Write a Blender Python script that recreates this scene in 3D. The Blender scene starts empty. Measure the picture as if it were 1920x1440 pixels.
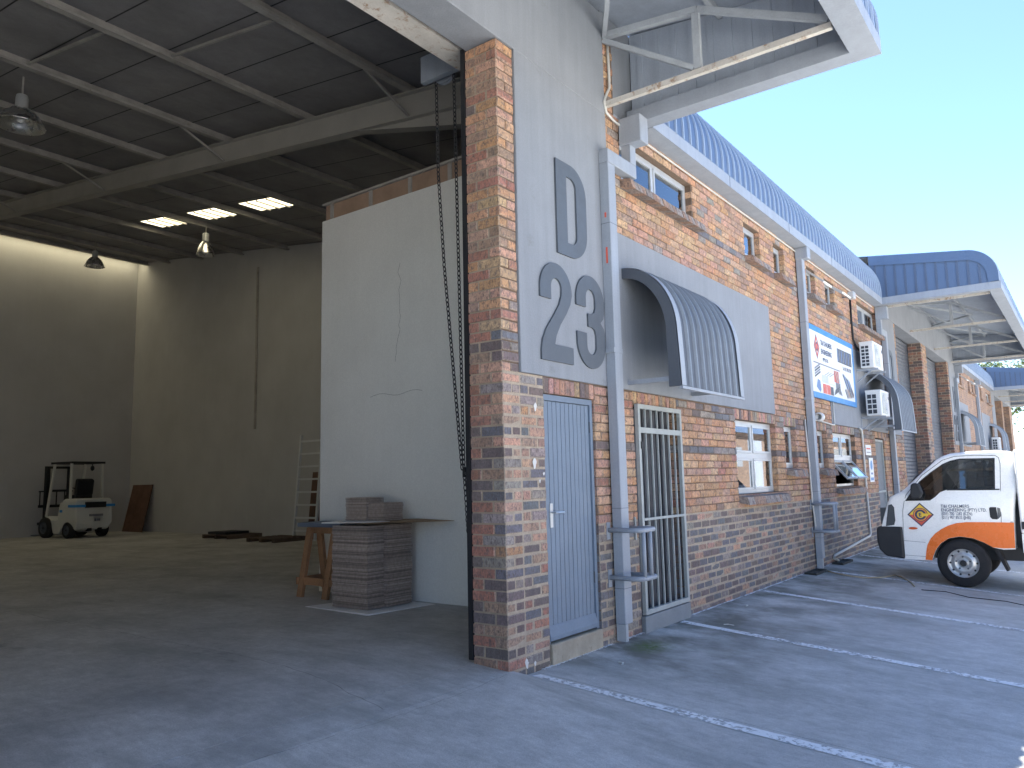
import bpy, bmesh, math, random
from mathutils import Vector, Matrix
R = random.Random(11)
SC = bpy.context.scene
COL = SC.collection
PI = math.pi

# ------------------------------------------------------------------ camera
cd = bpy.data.cameras.new('camera'); cam = bpy.data.objects.new('camera', cd); COL.objects.link(cam)
yaw, pit, rol = math.radians(36.706), math.radians(7.1246), math.radians(-1.2673)
fw = Vector((math.cos(yaw)*math.cos(pit), math.sin(yaw)*math.cos(pit), math.sin(pit)))
rt = Vector((math.sin(yaw), -math.cos(yaw), 0)); up = rt.cross(fw)
r2 = rt*math.cos(rol)+up*math.sin(rol); u2 = up*math.cos(rol)-rt*math.sin(rol)
CAMP = Vector((-4.7804, -3.6531, 1.4309))
m = Matrix(((r2.x, u2.x, -fw.x, CAMP.x), (r2.y, u2.y, -fw.y, CAMP.y), (r2.z, u2.z, -fw.z, CAMP.z), (0, 0, 0, 1)))
cam.matrix_world = m
cd.sensor_width = 36; cd.lens = 36*1446.05/1920; cd.clip_start = .05; cd.clip_end = 3000
SC.camera = cam

# ------------------------------------------------------------------ light
SUN = Vector((.40, .498, 1.0)).normalized()
elev = math.asin(SUN.z); azi = math.atan2(SUN.x, SUN.y)
w = bpy.data.worlds.new('World'); SC.world = w; w.use_nodes = True
nt = w.node_tree; nt.nodes.clear()
sky = nt.nodes.new('ShaderNodeTexSky'); sky.sky_type = 'NISHITA'; sky.sun_disc = False
sky.sun_elevation = elev; sky.sun_rotation = azi; sky.altitude = 1800; sky.air_density = 1.0; sky.dust_density = .05; sky.ozone_density = 4.0
bgn = nt.nodes.new('ShaderNodeBackground'); bgn.inputs[1].default_value = .055
out = nt.nodes.new('ShaderNodeOutputWorld')
nt.links.new(sky.outputs[0], bgn.inputs[0]); nt.links.new(bgn.outputs[0], out.inputs[0])
sl = bpy.data.lights.new('sun', 'SUN'); sl.energy = 5.0; sl.angle = math.radians(.53); sl.color = (1, .95, .87)
so = bpy.data.objects.new('sun', sl); COL.objects.link(so); so.location = (20, 20, 40)
so.rotation_euler = SUN.to_track_quat('Z', 'Y').to_euler()
vs = SC.view_settings
vs.view_transform = 'Standard'; vs.look = 'None'; vs.gamma = 1; vs.use_curve_mapping = False; vs.exposure = 2.88
SC.render.engine = 'CYCLES'
SC.cycles.use_denoising = True
SC.cycles.max_bounces = 10; SC.cycles.diffuse_bounces = 6; SC.cycles.transparent_max_bounces = 12
SC.cycles.sample_clamp_indirect = 6

# ------------------------------------------------------------------ materials
MAT = {}
def _n(nt, t, **k):
    n = nt.nodes.new(t)
    for a, b in k.items(): setattr(n, a, b)
    return n
def noise(nt, vec, scale, detail=4, rough=.55):
    n = _n(nt, 'ShaderNodeTexNoise'); n.inputs['Scale'].default_value = scale; n.inputs['Detail'].default_value = detail
    n.inputs['Roughness'].default_value = rough; nt.links.new(vec, n.inputs['Vector']); return n.outputs['Fac']
def rng(nt, v, a, b, c, d):
    n = _n(nt, 'ShaderNodeMapRange'); nt.links.new(v, n.inputs[0])
    for i, x in enumerate((a, b, c, d)): n.inputs[i+1].default_value = x
    return n.outputs[0]
def mth(nt, op, a, b):
    n = _n(nt, 'ShaderNodeMath', operation=op)
    for i, x in enumerate((a, b)):
        if isinstance(x, (int, float)): n.inputs[i].default_value = x
        else: nt.links.new(x, n.inputs[i])
    return n.outputs[0]
def mixc(nt, f, a, b):
    n = _n(nt, 'ShaderNodeMix', data_type='RGBA')
    if isinstance(f, (int, float)): n.inputs[0].default_value = f
    else: nt.links.new(f, n.inputs[0])
    for i, x in ((6, a), (7, b)):
        if isinstance(x, (tuple, list)): n.inputs[i].default_value = (*x[:3], 1)
        else: nt.links.new(x, n.inputs[i])
    return n.outputs[2]
def pos(nt, scale=None):
    g = _n(nt, 'ShaderNodeNewGeometry')
    if scale is None: return g.outputs['Position']
    v = _n(nt, 'ShaderNodeVectorMath', operation='MULTIPLY'); nt.links.new(g.outputs['Position'], v.inputs[0]); v.inputs[1].default_value = scale
    return v.outputs[0]
def newmat(name):
    m = bpy.data.materials.new(name); m.use_nodes = True; MAT[name] = m
    return m, m.node_tree, m.node_tree.nodes['Principled BSDF']
def hsv(nt, col, val):
    h = _n(nt, 'ShaderNodeHueSaturation'); nt.links.new(val, h.inputs['Value'])
    if isinstance(col, tuple): h.inputs['Color'].default_value = (*col, 1)
    else: nt.links.new(col, h.inputs['Color'])
    return h.outputs[0]
def mat(name, col, rough=.6, metal=0., var=.12, vs=2.5, fine=.06, fs=70, bump=0., bs=90, streak=0., dirt=None, dthr=(.58, .72), coat=0.):
    m, nt, b = newmat(name); p = pos(nt)
    v = mth(nt, 'MULTIPLY', rng(nt, noise(nt, p, vs, 5), .25, .75, 1-var, 1+var), rng(nt, noise(nt, p, fs, 2), .25, .75, 1-fine, 1+fine))
    if streak: v = mth(nt, 'MULTIPLY', v, rng(nt, noise(nt, pos(nt, (9, 9, .5)), 1, 5, .65), .35, .75, 1+streak*.4, 1-streak))
    c = hsv(nt, col, v)
    if dirt: c = mixc(nt, rng(nt, noise(nt, p, vs*2.3, 8, .68), dthr[0], dthr[1], 0, .85), c, dirt)
    nt.links.new(c, b.inputs['Base Color'])
    b.inputs['Metallic'].default_value = metal
    nt.links.new(rng(nt, noise(nt, p, vs*3, 4), .3, .7, max(.02, rough-.07), min(1, rough+.07)), b.inputs['Roughness'])
    if coat: b.inputs['Coat Weight'].default_value = coat; b.inputs['Coat Roughness'].default_value = .06
    if bump:
        bn = _n(nt, 'ShaderNodeBump'); bn.inputs['Strength'].default_value = bump; bn.inputs['Distance'].default_value = .01
        nt.links.new(noise(nt, p, bs, 5), bn.inputs['Height']); nt.links.new(bn.outputs[0], b.inputs['Normal'])
    return m

mat('mortar_dark', (.15, .105, .075), .95, var=.25, vs=5, bump=.4, bs=120)
mat('mortar', (.37, .31, .24), .95, var=.22, vs=5, fine=.15, bump=.5, bs=120)
mat('plaster', (.235, .256, .284), .8, var=.08, vs=1.6, streak=.10, bump=.25, bs=60, dirt=(.17, .175, .175), dthr=(.62, .78))
mat('mortar_mid', (.31, .25, .185), .95, var=.25, vs=5, bump=.4, bs=120)
mat('plaster_white', (.76, .77, .74), .9, var=.05, vs=1.2, streak=.02, bump=.2, bs=40)
mat('plaster_in', (.50, .50, .50), .95, var=.08, vs=1, streak=.02, bump=.3, bs=25)
mat('steel_light', (.29, .325, .375), .55, var=.07, vs=2, streak=.10)
mat('steel_canopy', (.33, .375, .44), .6, var=.08, vs=2, streak=.1)
mat('steel_truss', (.36, .39, .42), .65, var=.15, vs=5, dirt=(.16, .09, .05), dthr=(.66, .74))
mat('steel_rust', (.52, .50, .46), .7, var=.15, vs=6, dirt=(.27, .16, .09), dthr=(.54, .66))
mat('rib_highlight', (.17, .20, .24), .5, streak=.08)  # paler than the awning sheet: paints the highlights on its ribs
mat('steel_dark', (.078, .092, .115), .5, var=.08, vs=2, streak=.08)
mat('roof_blue', (.085, .135, .235), .42, var=.07, vs=1, streak=.05)
mat('roof_rib', (.075, .105, .17), .42)
mat('roof_seam', (.30, .37, .47), .4, var=.05)
mat('roof_under', (.27, .265, .27), .8, var=.25, vs=1.0, streak=.1)
mat('purlin', (.36, .345, .32), .7, var=.25, vs=4, dirt=(.28, .26, .22))
mat('rafter', (.40, .385, .35), .7, var=.1, vs=2)
mat('letter', (.088, .104, .125), .55, var=.04, vs=3)
mat('door_paint', (.155, .205, .27), .55, var=.05, vs=3, streak=.05)
mat('gate_paint', (.33, .36, .36), .6, var=.14, vs=8, dirt=(.20, .14, .10), dthr=(.66, .76))
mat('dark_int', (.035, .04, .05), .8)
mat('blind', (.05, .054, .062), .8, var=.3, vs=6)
mat('black', (.012, .013, .016), .55)
mat('chain', (.045, .045, .05), .55, metal=.4)
mat('alu', (.50, .52, .53), .35, metal=.3, var=.05)
mat('alu_lamp', (.75, .75, .74), .28, metal=1)
mat('white_plastic', (.66, .68, .69), .5, var=.05)
mat('pvc', (.55, .55, .52), .5, var=.08)
mat('grille_dark', (.03, .04, .055), .6)
mat('card_tan2', (.30, .20, .115), .9)
mat('card_tan', (.30, .20, .115), .9, var=.1)
mat('paper', (.80, .80, .80), .8, var=.05)
mat('wood', (.33, .18, .09), .75, var=.25, vs=5, fine=.15)
mat('wood_band', (.36, .25, .18), .8, var=.2, vs=3)
mat('wood_red', (.14, .075, .05), .8, var=.3, vs=4)
mat('wood_old', (.10, .07, .05), .9, var=.3, vs=6)
mat('blue_grey', (.12, .15, .2), .7)
mat('sill_conc', (.36, .32, .25), .95, var=.2, vs=6, bump=.3, dirt=(.22, .19, .14))
mat('step_grey', (.21, .23, .245), .8, var=.12, vs=5)
mat('van_white', (.82, .83, .82), .28, var=.02, coat=.6)
mat('van_orange', (.80, .17, .02), .28, var=.02, coat=.6)
mat('rubber', (.018, .018, .02), .85, var=.2, vs=12)
mat('rim', (.50, .51, .52), .35, metal=.6, var=.1, vs=10)
mat('bumper', (.020, .022, .026), .6)
mat('lens_orange', (.55, .09, .02), .2)
mat('lamp_glass', (.10, .11, .12), .12, metal=.3)
mat('logo_yellow', (.80, .55, .05), .5); mat('logo_red', (.62, .10, .06), .5); mat('logo_navy', (.04, .045, .10), .5); mat('logo_orange', (.78, .30, .05), .5)
mat('print_navy', (.05, .07, .14), .5); mat('sign_white', (.66, .68, .70), .45, var=.03); mat('sign_blue', (.04, .22, .52), .45, var=.03)
mat('print_grey', (.20, .21, .24), .5, var=.3, vs=30); mat('print_dark', (.06, .065, .08), .5, var=.3, vs=30)
mat('print_red', (.55, .11, .07), .5, var=.2, vs=20); mat('print_pale', (.48, .52, .50), .5, var=.1, vs=20); mat('print_blue', (.12, .2, .38), .5, var=.3, vs=30)
mat('fork_white', (.62, .63, .60), .45, var=.05); mat('fork_blue', (.03, .25, .62), .5)
mat('bark', (.09, .065, .045), .95, var=.3, vs=6)
mat('leaf', (.075, .12, .03), .6, var=.35, vs=.9)
mat('leaf_dark', (.045, .08, .022), .6, var=.35, vs=.9)
mat('cable_tan', (.40, .33, .22), .6)
mat('litter', (.62, .62, .6), .8)
mat('crack', (.14, .14, .13), .95)
mat('drain', (.055, .055, .05), .95, var=.4, vs=10)
mat('far_wall', (.55, .53, .48), .9, var=.08)

def m_brick():
    m, nt, b = newmat('brick'); p = pos(nt)
    at = _n(nt, 'ShaderNodeVertexColor', layer_name='Col')
    v = mth(nt, 'MULTIPLY', rng(nt, noise(nt, p, 11, 6, .65), .25, .75, .70, 1.3), rng(nt, noise(nt, p, 70, 5, .7), .3, .7, .72, 1.22))
    c = hsv(nt, at.outputs['Color'], v)
    # kiln flashing and cut marks: dark blue-brown blotches
    bl = rng(nt, noise(nt, pos(nt, (1, 1, .9)), 26, 7, .72), .48, .62, 0, .70)
    c = mixc(nt, bl, c, (.12, .105, .105))
    sp = rng(nt, noise(nt, pos(nt, (75, 75, 26)), 1, 3), .57, .66, 0, .75)
    c = mixc(nt, sp, c, (.10, .075, .065))
    lg = rng(nt, noise(nt, p, 13, 6, .7), .62, .74, 0, .4)
    c = mixc(nt, lg, c, (.46, .37, .29))
    nt.links.new(c, b.inputs['Base Color']); b.inputs['Roughness'].default_value = .85
    bn = _n(nt, 'ShaderNodeBump'); bn.inputs['Strength'].default_value = .5; bn.inputs['Distance'].default_value = .008
    nt.links.new(noise(nt, pos(nt, (1, 1, .7)), 75, 6, .65), bn.inputs['Height']); nt.links.new(bn.outputs[0], b.inputs['Normal'])
m_brick()
def m_card():
    m, nt, b = newmat('card'); at = _n(nt, 'ShaderNodeVertexColor', layer_name='Col')
    nt.links.new(hsv(nt, at.outputs['Color'], rng(nt, noise(nt, pos(nt), 30, 4), .3, .7, .8, 1.2)), b.inputs['Base Color']); b.inputs['Roughness'].default_value = .9
m_card()
def m_brickfar(name, c1, c2, mo):
    m, nt, b = newmat(name)
    g = _n(nt, 'ShaderNodeNewGeometry'); s = _n(nt, 'ShaderNodeSeparateXYZ'); nt.links.new(g.outputs['Position'], s.inputs[0])
    cx = mth(nt, 'ADD', s.outputs[0], s.outputs[1])
    cb = _n(nt, 'ShaderNodeCombineXYZ'); nt.links.new(cx, cb.inputs[0]); nt.links.new(s.outputs[2], cb.inputs[1])
    t = _n(nt, 'ShaderNodeTexBrick'); nt.links.new(cb.outputs[0], t.inputs['Vector'])
    t.inputs['Color1'].default_value = (*c1, 1); t.inputs['Color2'].default_value = (*c2, 1); t.inputs['Mortar'].default_value = (*mo, 1)
    t.inputs['Scale'].default_value = 1; t.inputs['Brick Width'].default_value = .232; t.inputs['Row Height'].default_value = .085
    t.inputs['Mortar Size'].default_value = .006; t.inputs['Bias'].default_value = -.1
    c = hsv(nt, t.outputs[0], rng(nt, noise(nt, g.outputs['Position'], 2.5, 6, .7), .3, .7, .65, 1.25))
    nt.links.new(c, b.inputs['Base Color']); b.inputs['Roughness'].default_value = .9
m_brickfar('brick_far', (.36, .22, .145), (.21, .145, .125), (.36, .28, .20)); m_brickfar('brick_opp', (.22, .135, .09), (.13, .09, .075), (.2, .16, .12))

def m_conc(name, base, stain=True, inside=False):
    m, nt, b = newmat(name); p = pos(nt)
    v = mth(nt, 'MULTIPLY', rng(nt, noise(nt, p, .7, 6, .6), .25, .75, .80, 1.18), rng(nt, noise(nt, p, 6, 8, .7), .3, .7, .84, 1.14))
    v = mth(nt, 'MULTIPLY', v, rng(nt, noise(nt, p, 140, 4, .7), .3, .7, .74, 1.22))
    v = mth(nt, 'MULTIPLY', v, rng(nt, noise(nt, pos(nt, (1.5, .5, 1)), 16, 8, .75), .3, .7, .84, 1.14))
    c = hsv(nt, base, v)
    st = rng(nt, noise(nt, pos(nt, (1.6, .55, 1)), 1.1, 7, .66), .50, .68, 0, .62)
    c = mixc(nt, st, c, (.27, .27, .25))
    lt = rng(nt, noise(nt, pos(nt, (2.6, .7, 1)), 1.7, 8, .7), .56, .7, 0, .5)
    c = mixc(nt, lt, c, (.60, .60, .58))
    if inside:
        gr = rng(nt, noise(nt, p, .55, 7, .68), .48, .68, 0, .6)
        c = mixc(nt, gr, c, (.22, .215, .21))
        ol = rng(nt, noise(nt, pos(nt, (1, .35, 1)), 2.3, 8, .72), .61, .72, 0, .5); c = mixc(nt, ol, c, (.13, .13, .13))
    if stain:
        s = _n(nt, 'ShaderNodeSeparateXYZ'); nt.links.new(p, s.inputs[0])
        # grime that has washed out along the wall foot and between the bays
        near = rng(nt, s.outputs[1], -2.3, -.2, 0, 1)
        par = rng(nt, s.outputs[0], .5, 1.1, 0, 1)
        g = mth(nt, 'MULTIPLY', mth(nt, 'MULTIPLY', near, par), rng(nt, noise(nt, pos(nt, (1.3, 1, 1)), 1.5, 5, .6), .38, .62, 0, .9))
        c = mixc(nt, g, c, (.115, .115, .09))
        # moss under the downpipe mouth
        d = _n(nt, 'ShaderNodeVectorMath', operation='DISTANCE'); sc = _n(nt, 'ShaderNodeVectorMath', operation='MULTIPLY'); sc.inputs[1].default_value = (1, 1.5, 0)
        nt.links.new(p, sc.inputs[0]); nt.links.new(sc.outputs[0], d.inputs[0]); d.inputs[1].default_value = (1.72, -.30*1.5, 0)
        mo = mth(nt, 'MULTIPLY', rng(nt, d.outputs['Value'], .05, .34, 1, 0), rng(nt, noise(nt, p, 22, 6, .7), .35, .62, .1, 1))
        c = mixc(nt, mo, c, (.085, .14, .02))
    nt.links.new(c, b.inputs['Base Color'])
    nt.links.new(rng(nt, noise(nt, p, 3, 5), .3, .7, .62 if inside else .72, .9), b.inputs['Roughness'])
    bn = _n(nt, 'ShaderNodeBump'); bn.inputs['Strength'].default_value = .35; bn.inputs['Distance'].default_value = .006
    nt.links.new(noise(nt, p, 55, 8, .7), bn.inputs['Height']); nt.links.new(bn.outputs[0], b.inputs['Normal'])
m_conc('concrete', (.50, .495, .48))
m_conc('concrete_in', (.50, .495, .48), False, True)
m_conc('concrete_far', (.47, .465, .45), False)

def m_paintline():
    m, nt, b = newmat('line_paint'); p = pos(nt)
    b.inputs['Base Color'].default_value = (.80, .81, .82, 1); b.inputs['Roughness'].default_value = .7
    tr = _n(nt, 'ShaderNodeBsdfTransparent'); mx = _n(nt, 'ShaderNodeMixShader')
    f = rng(nt, mth(nt, 'ADD', mth(nt, 'MULTIPLY', noise(nt, p, 24, 8, .75), .75), mth(nt, 'MULTIPLY', noise(nt, p, 2.2, 3), .25)), .405, .50, 0, 1)
    nt.links.new(f, mx.inputs[0]); nt.links.new(tr.outputs[0], mx.inputs[1]); nt.links.new(b.outputs[0], mx.inputs[2])
    nt.links.new(mx.outputs[0], nt.nodes['Material Output'].inputs[0])
m_paintline()
def m_glass(name, tint, k=1.0):
    m, nt, b = newmat(name); nt.nodes.remove(b)
    tr = _n(nt, 'ShaderNodeBsdfTransparent'); tr.inputs[0].default_value = (*tint, 1)
    gl = _n(nt, 'ShaderNodeBsdfGlossy'); gl.inputs['Roughness'].default_value = .015; gl.inputs[0].default_value = (.9, .95, 1, 1)
    fr = _n(nt, 'ShaderNodeFresnel'); fr.inputs[0].default_value = 1.52
    mx = _n(nt, 'ShaderNodeMixShader'); f = mth(nt, 'MINIMUM', mth(nt, 'MULTIPLY', mth(nt, 'ADD', fr.outputs[0], .03), 1.8*k), 1.0)
    nt.links.new(f, mx.inputs[0]); nt.links.new(tr.outputs[0], mx.inputs[1]); nt.links.new(gl.outputs[0], mx.inputs[2])
    nt.links.new(mx.outputs[0], nt.nodes['Material Output'].inputs[0])
m_glass('glass', (.42, .46, .46), 1.0); m_glass('glass_dark', (.10, .12, .14), .8)
def m_translucent():
    m, nt, b = newmat('skylight_sheet'); nt.nodes.remove(b)
    t = _n(nt, 'ShaderNodeBsdfTranslucent'); d = _n(nt, 'ShaderNodeBsdfDiffuse'); mx = _n(nt, 'ShaderNodeMixShader'); mx.inputs[0].default_value = .25
    c = hsv(nt, (.56, .50, .33), rng(nt, noise(nt, pos(nt), 4, 4), .3, .7, .8, 1.1))
    nt.links.new(c, t.inputs[0]); nt.links.new(c, d.inputs[0])
    nt.links.new(t.outputs[0], mx.inputs[1]); nt.links.new(d.outputs[0], mx.inputs[2]); nt.links.new(mx.outputs[0], nt.nodes['Material Output'].inputs[0])
m_translucent()

# ------------------------------------------------------------------ mesh helpers
LOC = {}
class MB:
    def __init__(s): s.v = []; s.f = []; s.c = []
    def add(s, vs, fs, c=None):
        o = len(s.v); s.v += [tuple(v) for v in vs]; s.f += [tuple(i+o for i in f) for f in fs]; s.c += [c]*len(fs)
        return s
    def box(s, x0, x1, y0, y1, z0, z1, c=None):
        return s.add([(x0, y0, z0), (x1, y0, z0), (x1, y1, z0), (x0, y1, z0), (x0, y0, z1), (x1, y0, z1), (x1, y1, z1), (x0, y1, z1)],
                     [(0, 3, 2, 1), (4, 5, 6, 7), (0, 1, 5, 4), (1, 2, 6, 5), (2, 3, 7, 6), (3, 0, 4, 7)], c)
    def bar(s, a, b, wd, ht=None, upv=(0, 0, 1)):
        a, b = Vector(a), Vector(b); ht = ht or wd; d = (b-a).normalized(); u = Vector(upv)
        if abs(d.dot(u)) > .98: u = Vector((0, 1, 0))
        sd = d.cross(u).normalized(); u = sd.cross(d); q = []
        for p in (a, b):
            for i, j in ((-1, -1), (1, -1), (1, 1), (-1, 1)): q.append(p+sd*(i*wd/2)+u*(j*ht/2))
        return s.add(q, [(0, 3, 2, 1), (4, 5, 6, 7), (0, 1, 5, 4), (1, 2, 6, 5), (2, 3, 7, 6), (3, 0, 4, 7)])
    def prism(s, pts, ax, a, b):
        n = len(pts); q = []
        for t in (a, b):
            for (i, j) in pts: q.append({'x': (t, i, j), 'y': (i, t, j), 'z': (i, j, t)}[ax])
        return s.add(q, [tuple(range(n)), tuple(range(2*n-1, n-1, -1))]+[(i, i+n, (i+1) % n+n, (i+1) % n) for i in range(n)])
    def tube(s, path, r, n=8, caps=True):
        P = [Vector(p) for p in path]; o = len(s.v); rings = []; prev = None
        for i, p in enumerate(P):
            d = (P[min(i+1, len(P)-1)]-P[max(i-1, 0)]).normalized()
            if prev is None:
                u = Vector((0, 0, 1)) if abs(d.z) < .9 else Vector((1, 0, 0)); u = (u-d*u.dot(d)).normalized()
            else: u = (prev-d*prev.dot(d)).normalized()
            prev = u; v = d.cross(u); rr = r[i] if isinstance(r, (list, tuple)) else r
            rings.append([p+u*math.cos(2*PI*k/n)*rr+v*math.sin(2*PI*k/n)*rr for k in range(n)])
        vs = [q for g in rings for q in g]; fs = []
        for i in range(len(P)-1):
            for k in range(n): fs.append((i*n+k, i*n+(k+1) % n, (i+1)*n+(k+1) % n, (i+1)*n+k))
        if caps: fs += [tuple(range(n-1, -1, -1)), tuple((len(P)-1)*n+k for k in range(n))]
        return s.add(vs, fs)
    def lathe(s, prof, c, ax='z', n=24):
        vs = []; fs = []
        for (r, h) in prof:
            for k in range(n):
                a = 2*PI*k/n; e = (r*math.cos(a), r*math.sin(a))
                vs.append({'z': (c[0]+e[0], c[1]+e[1], c[2]+h), 'x': (c[0]+h, c[1]+e[0], c[2]+e[1])}[ax])
        for i in range(len(prof)-1):
            for k in range(n): fs.append((i*n+k, i*n+(k+1) % n, (i+1)*n+(k+1) % n, (i+1)*n+k))
        return s.add(vs, fs)
    def sheet(s, prof, x0, x1, th=.0):
        n = len(prof); q = [(x0, y, z) for y, z in prof]+[(x1, y, z) for y, z in prof]
        return s.add(q, [(i, i+1, n+i+1, n+i) for i in range(n-1)])
    def build(s, name, mt, parent=None, recalc=True, smooth=False, local=False):
        off = Vector((0, 0, 0)) if (parent is None or local) else LOC[parent.name]
        me = bpy.data.meshes.new(name); me.from_pydata([tuple(Vector(v)-off) for v in s.v], [], s.f)
        if any(c is not None for c in s.c):
            ca = me.color_attributes.new('Col', 'FLOAT_COLOR', 'CORNER'); d = []
            for pl, c in zip(me.polygons, s.c): d += list((*(c or (.3, .2, .15)), 1))*pl.loop_total
            ca.data.foreach_set('color', d)
        if recalc:
            bm = bmesh.new(); bm.from_mesh(me); bmesh.ops.recalc_face_normals(bm, faces=bm.faces); bm.to_mesh(me); bm.free()
        if smooth: me.polygons.foreach_set('use_smooth', [True]*len(me.polygons))
        me.materials.append(MAT[mt]); o = bpy.data.objects.new(name, me); COL.objects.link(o)
        if parent: o.parent = parent; LOC[o.name] = off if not local else Vector((0, 0, 0))
        else: LOC[o.name] = Vector((0, 0, 0))
        return o
def tag(o, label=None, cat=None, group=None, kind=None):
    if label: o['label'] = label
    if cat: o['category'] = cat
    if group: o['group'] = group
    if kind: o['kind'] = kind
    return o
def thing(name, label, cat, loc=(0, 0, 0), rot=(0, 0, 0), group=None):
    o = bpy.data.objects.new(name, None); COL.objects.link(o); o.empty_display_size = .1
    o.location = loc; o.rotation_euler = rot; LOC[o.name] = Vector(loc)
    return tag(o, label, cat, group)
def box(name, mt, parent, *a, local=False): return MB().box(*a).build(name, mt, parent, local=local)
def bevel(o, wd, seg=2, ang=35):
    md = o.modifiers.new('bevel', 'BEVEL'); md.width = wd; md.segments = seg; md.limit_method = 'ANGLE'; md.angle_limit = math.radians(ang)
    return o
def smoothang(o):
    o.data.polygons.foreach_set('use_smooth', [True]*len(o.data.polygons)); return o
def outline(name, loops, mt, parent, place, depth=.008, local=False):
    """filled flat shape with holes, given in 2-D; place = Matrix putting it in the world"""
    cu = bpy.data.curves.new(name, 'CURVE'); cu.dimensions = '2D'; cu.fill_mode = 'BOTH'; cu.extrude = depth
    for L in loops:
        sp = cu.splines.new('POLY'); sp.points.add(len(L)-1)
        for q, p in zip(sp.points, L): q.co = (p[0], p[1], 0, 1)
        sp.use_cyclic_u = True
    return fromcurve(name, cu, mt, parent, place, local)
def text(name, body, size, mt, parent, place, depth=.001, align='LEFT', sx=1., bold=0., local=False):
    cu = bpy.data.curves.new(name, 'FONT'); cu.body = body; cu.size = size; cu.extrude = depth; cu.align_x = align; cu.offset = bold
    return fromcurve(name, cu, mt, parent, place @ Matrix.Diagonal((sx, 1, 1, 1)), local)
def fromcurve(name, cu, mt, parent, place, local):
    t = bpy.data.objects.new('tmp', cu); COL.objects.link(t)
    dg = bpy.context.evaluated_depsgraph_get(); me = bpy.data.meshes.new_from_object(t.evaluated_get(dg))
    bpy.data.objects.remove(t); bpy.data.curves.remove(cu)
    me.transform(place if local else Matrix.Translation(-LOC[parent.name]) @ place); me.materials.clear(); me.materials.append(MAT[mt]); me.name = name
    o = bpy.data.objects.new(name, me); COL.objects.link(o); o.parent = parent; LOC[o.name] = LOC[parent.name]
    return o
def wallframe(x, y, z):     # letters standing on the facade, read from -y
    return Matrix(((1, 0, 0, x), (0, 0, -1, y), (0, 1, 0, z), (0, 0, 0, 1)))
def arc(cx, cy, r, a, b, n=12, ry=None):
    return [(cx+r*math.cos(math.radians(a+(b-a)*i/n)), cy+(ry or r)*math.sin(math.radians(a+(b-a)*i/n))) for i in range(n+1)]
def ss(a, b, t): t = min(1, max(0, (t-a)/(b-a))); return t*t*(3-2*t)
# ------------------------------------------------------------------ ground
def gpark(y):
    if y > -3.2: return -.066+.07*y
    if y > -10: return -.29+.025*(y+3.2)
    return -.46
def gz(x, y):
    p = gpark(min(y, 0)); a = max(p, .006+.115*y) if y < 0 else .09*ss(-.25, 1.4, y)
    t = ss(.0, .27, x)
    return a*(1-t)+p*t
def slab(name, xs, ys, zf, mt, parent=None, skirt=.12):
    mb = MB(); nx, ny = len(xs), len(ys)
    vs = [(x, y, zf(x, y)) for y in ys for x in xs]
    fs = [(j*nx+i, j*nx+i+1, (j+1)*nx+i+1, (j+1)*nx+i) for j in range(ny-1) for i in range(nx-1)]
    rim = [i for i in range(nx)]+[j*nx+nx-1 for j in range(1, ny)]+[(ny-1)*nx+i for i in range(nx-2, -1, -1)]+[j*nx for j in range(ny-2, 0, -1)]
    o = len(vs); vs += [(vs[i][0], vs[i][1], vs[i][2]-skirt) for i in rim]; n = len(rim)
    fs += [(rim[k], o+k, o+(k+1) % n, rim[(k+1) % n]) for k in range(n)]
    return mb.add(vs, fs).build(name, mt, parent, recalc=False)
def lin(a, b, n): return [a+(b-a)*i/n for i in range(n+1)]
YS = [-34, -20, -10]+lin(-8, -3.4, 8)+lin(-3.2, -.3, 20)+[-.15, -.05, -.001]
far = MB().add([(-600, -600, -.52), (900, -600, -.52), (900, 600, -.52), (-600, 600, -.52)], [(0, 1, 2, 3)]).build('ground', 'concrete_far', recalc=False)
tag(far, kind='structure')
yard = slab('parking_yard', [.356, .5, .8, 1.2, 2, 4, 8, 16, 24, 40, 70], YS, gz, 'concrete'); tag(yard, kind='structure')
apron = slab('loading_apron', [-16, -8, -5, -3, -2, -1, -.5, -.2, -.05, 0, .06, .12, .18, .24, .30, .35], YS, gz, 'concrete'); tag(apron, kind='structure')
fl = slab('warehouse_floor', [-8.6, -4, -2, -1, -.5, -.001], [.004, .1, .2, .335], gz, 'concrete_in'); tag(fl, kind='structure')
fz_ = lambda x, y: .09*ss(-.25, 1.4, y)
slab('floor_slab', [-8.6, -4, -2.5, -1.5, -.9515], [.341, .5, .7, .9, 1.1, 1.3, 1.5, 6, 12, 21.6], fz_, 'concrete_in', fl)
slab('floor_slab', [-.9485, 2, 5, 8.1], [.341, .5, .7, .9, 1.1, 1.3, 1.5, 6, 12, 21.6], fz_, 'concrete_in', fl)

cx_, cy_ = -1.22, .02; vs_ = []
for i in range(90):
    cy_ += .065; cx_ += R.uniform(-.012, .013)+(.012 if cy_ < 1.0 else .001)
    wd_ = .0018*(1+R.uniform(-.5, .6)); vs_ += [(cx_-wd_, cy_, gz(-1, cy_)+.0025), (cx_+wd_, cy_, gz(-1, cy_)+.0025)]
MB().add(vs_, [(2*i, 2*i+1, 2*i+3, 2*i+2) for i in range(89)]).build('floor_crack', 'crack', fl, recalc=False)
vs_ = []; cx_ = -.02
for i in range(44):
    cx_ -= .05; e_ = .045*math.sin(cx_*1.7)+R.uniform(-.008, .008); wd_ = .0014*(1+R.uniform(-.6, .5)); vs_ += [(cx_, .0+e_-wd_-.03, gz(cx_, e_-.03)+.004), (cx_, .0+e_+wd_-.03, gz(cx_, e_-.03)+.004)]
MB().add(vs_, [(2*i, 2*i+1, 2*i+3, 2*i+2) for i in range(43)]).build('apron_crack', 'crack', apron, recalc=False)
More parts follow.
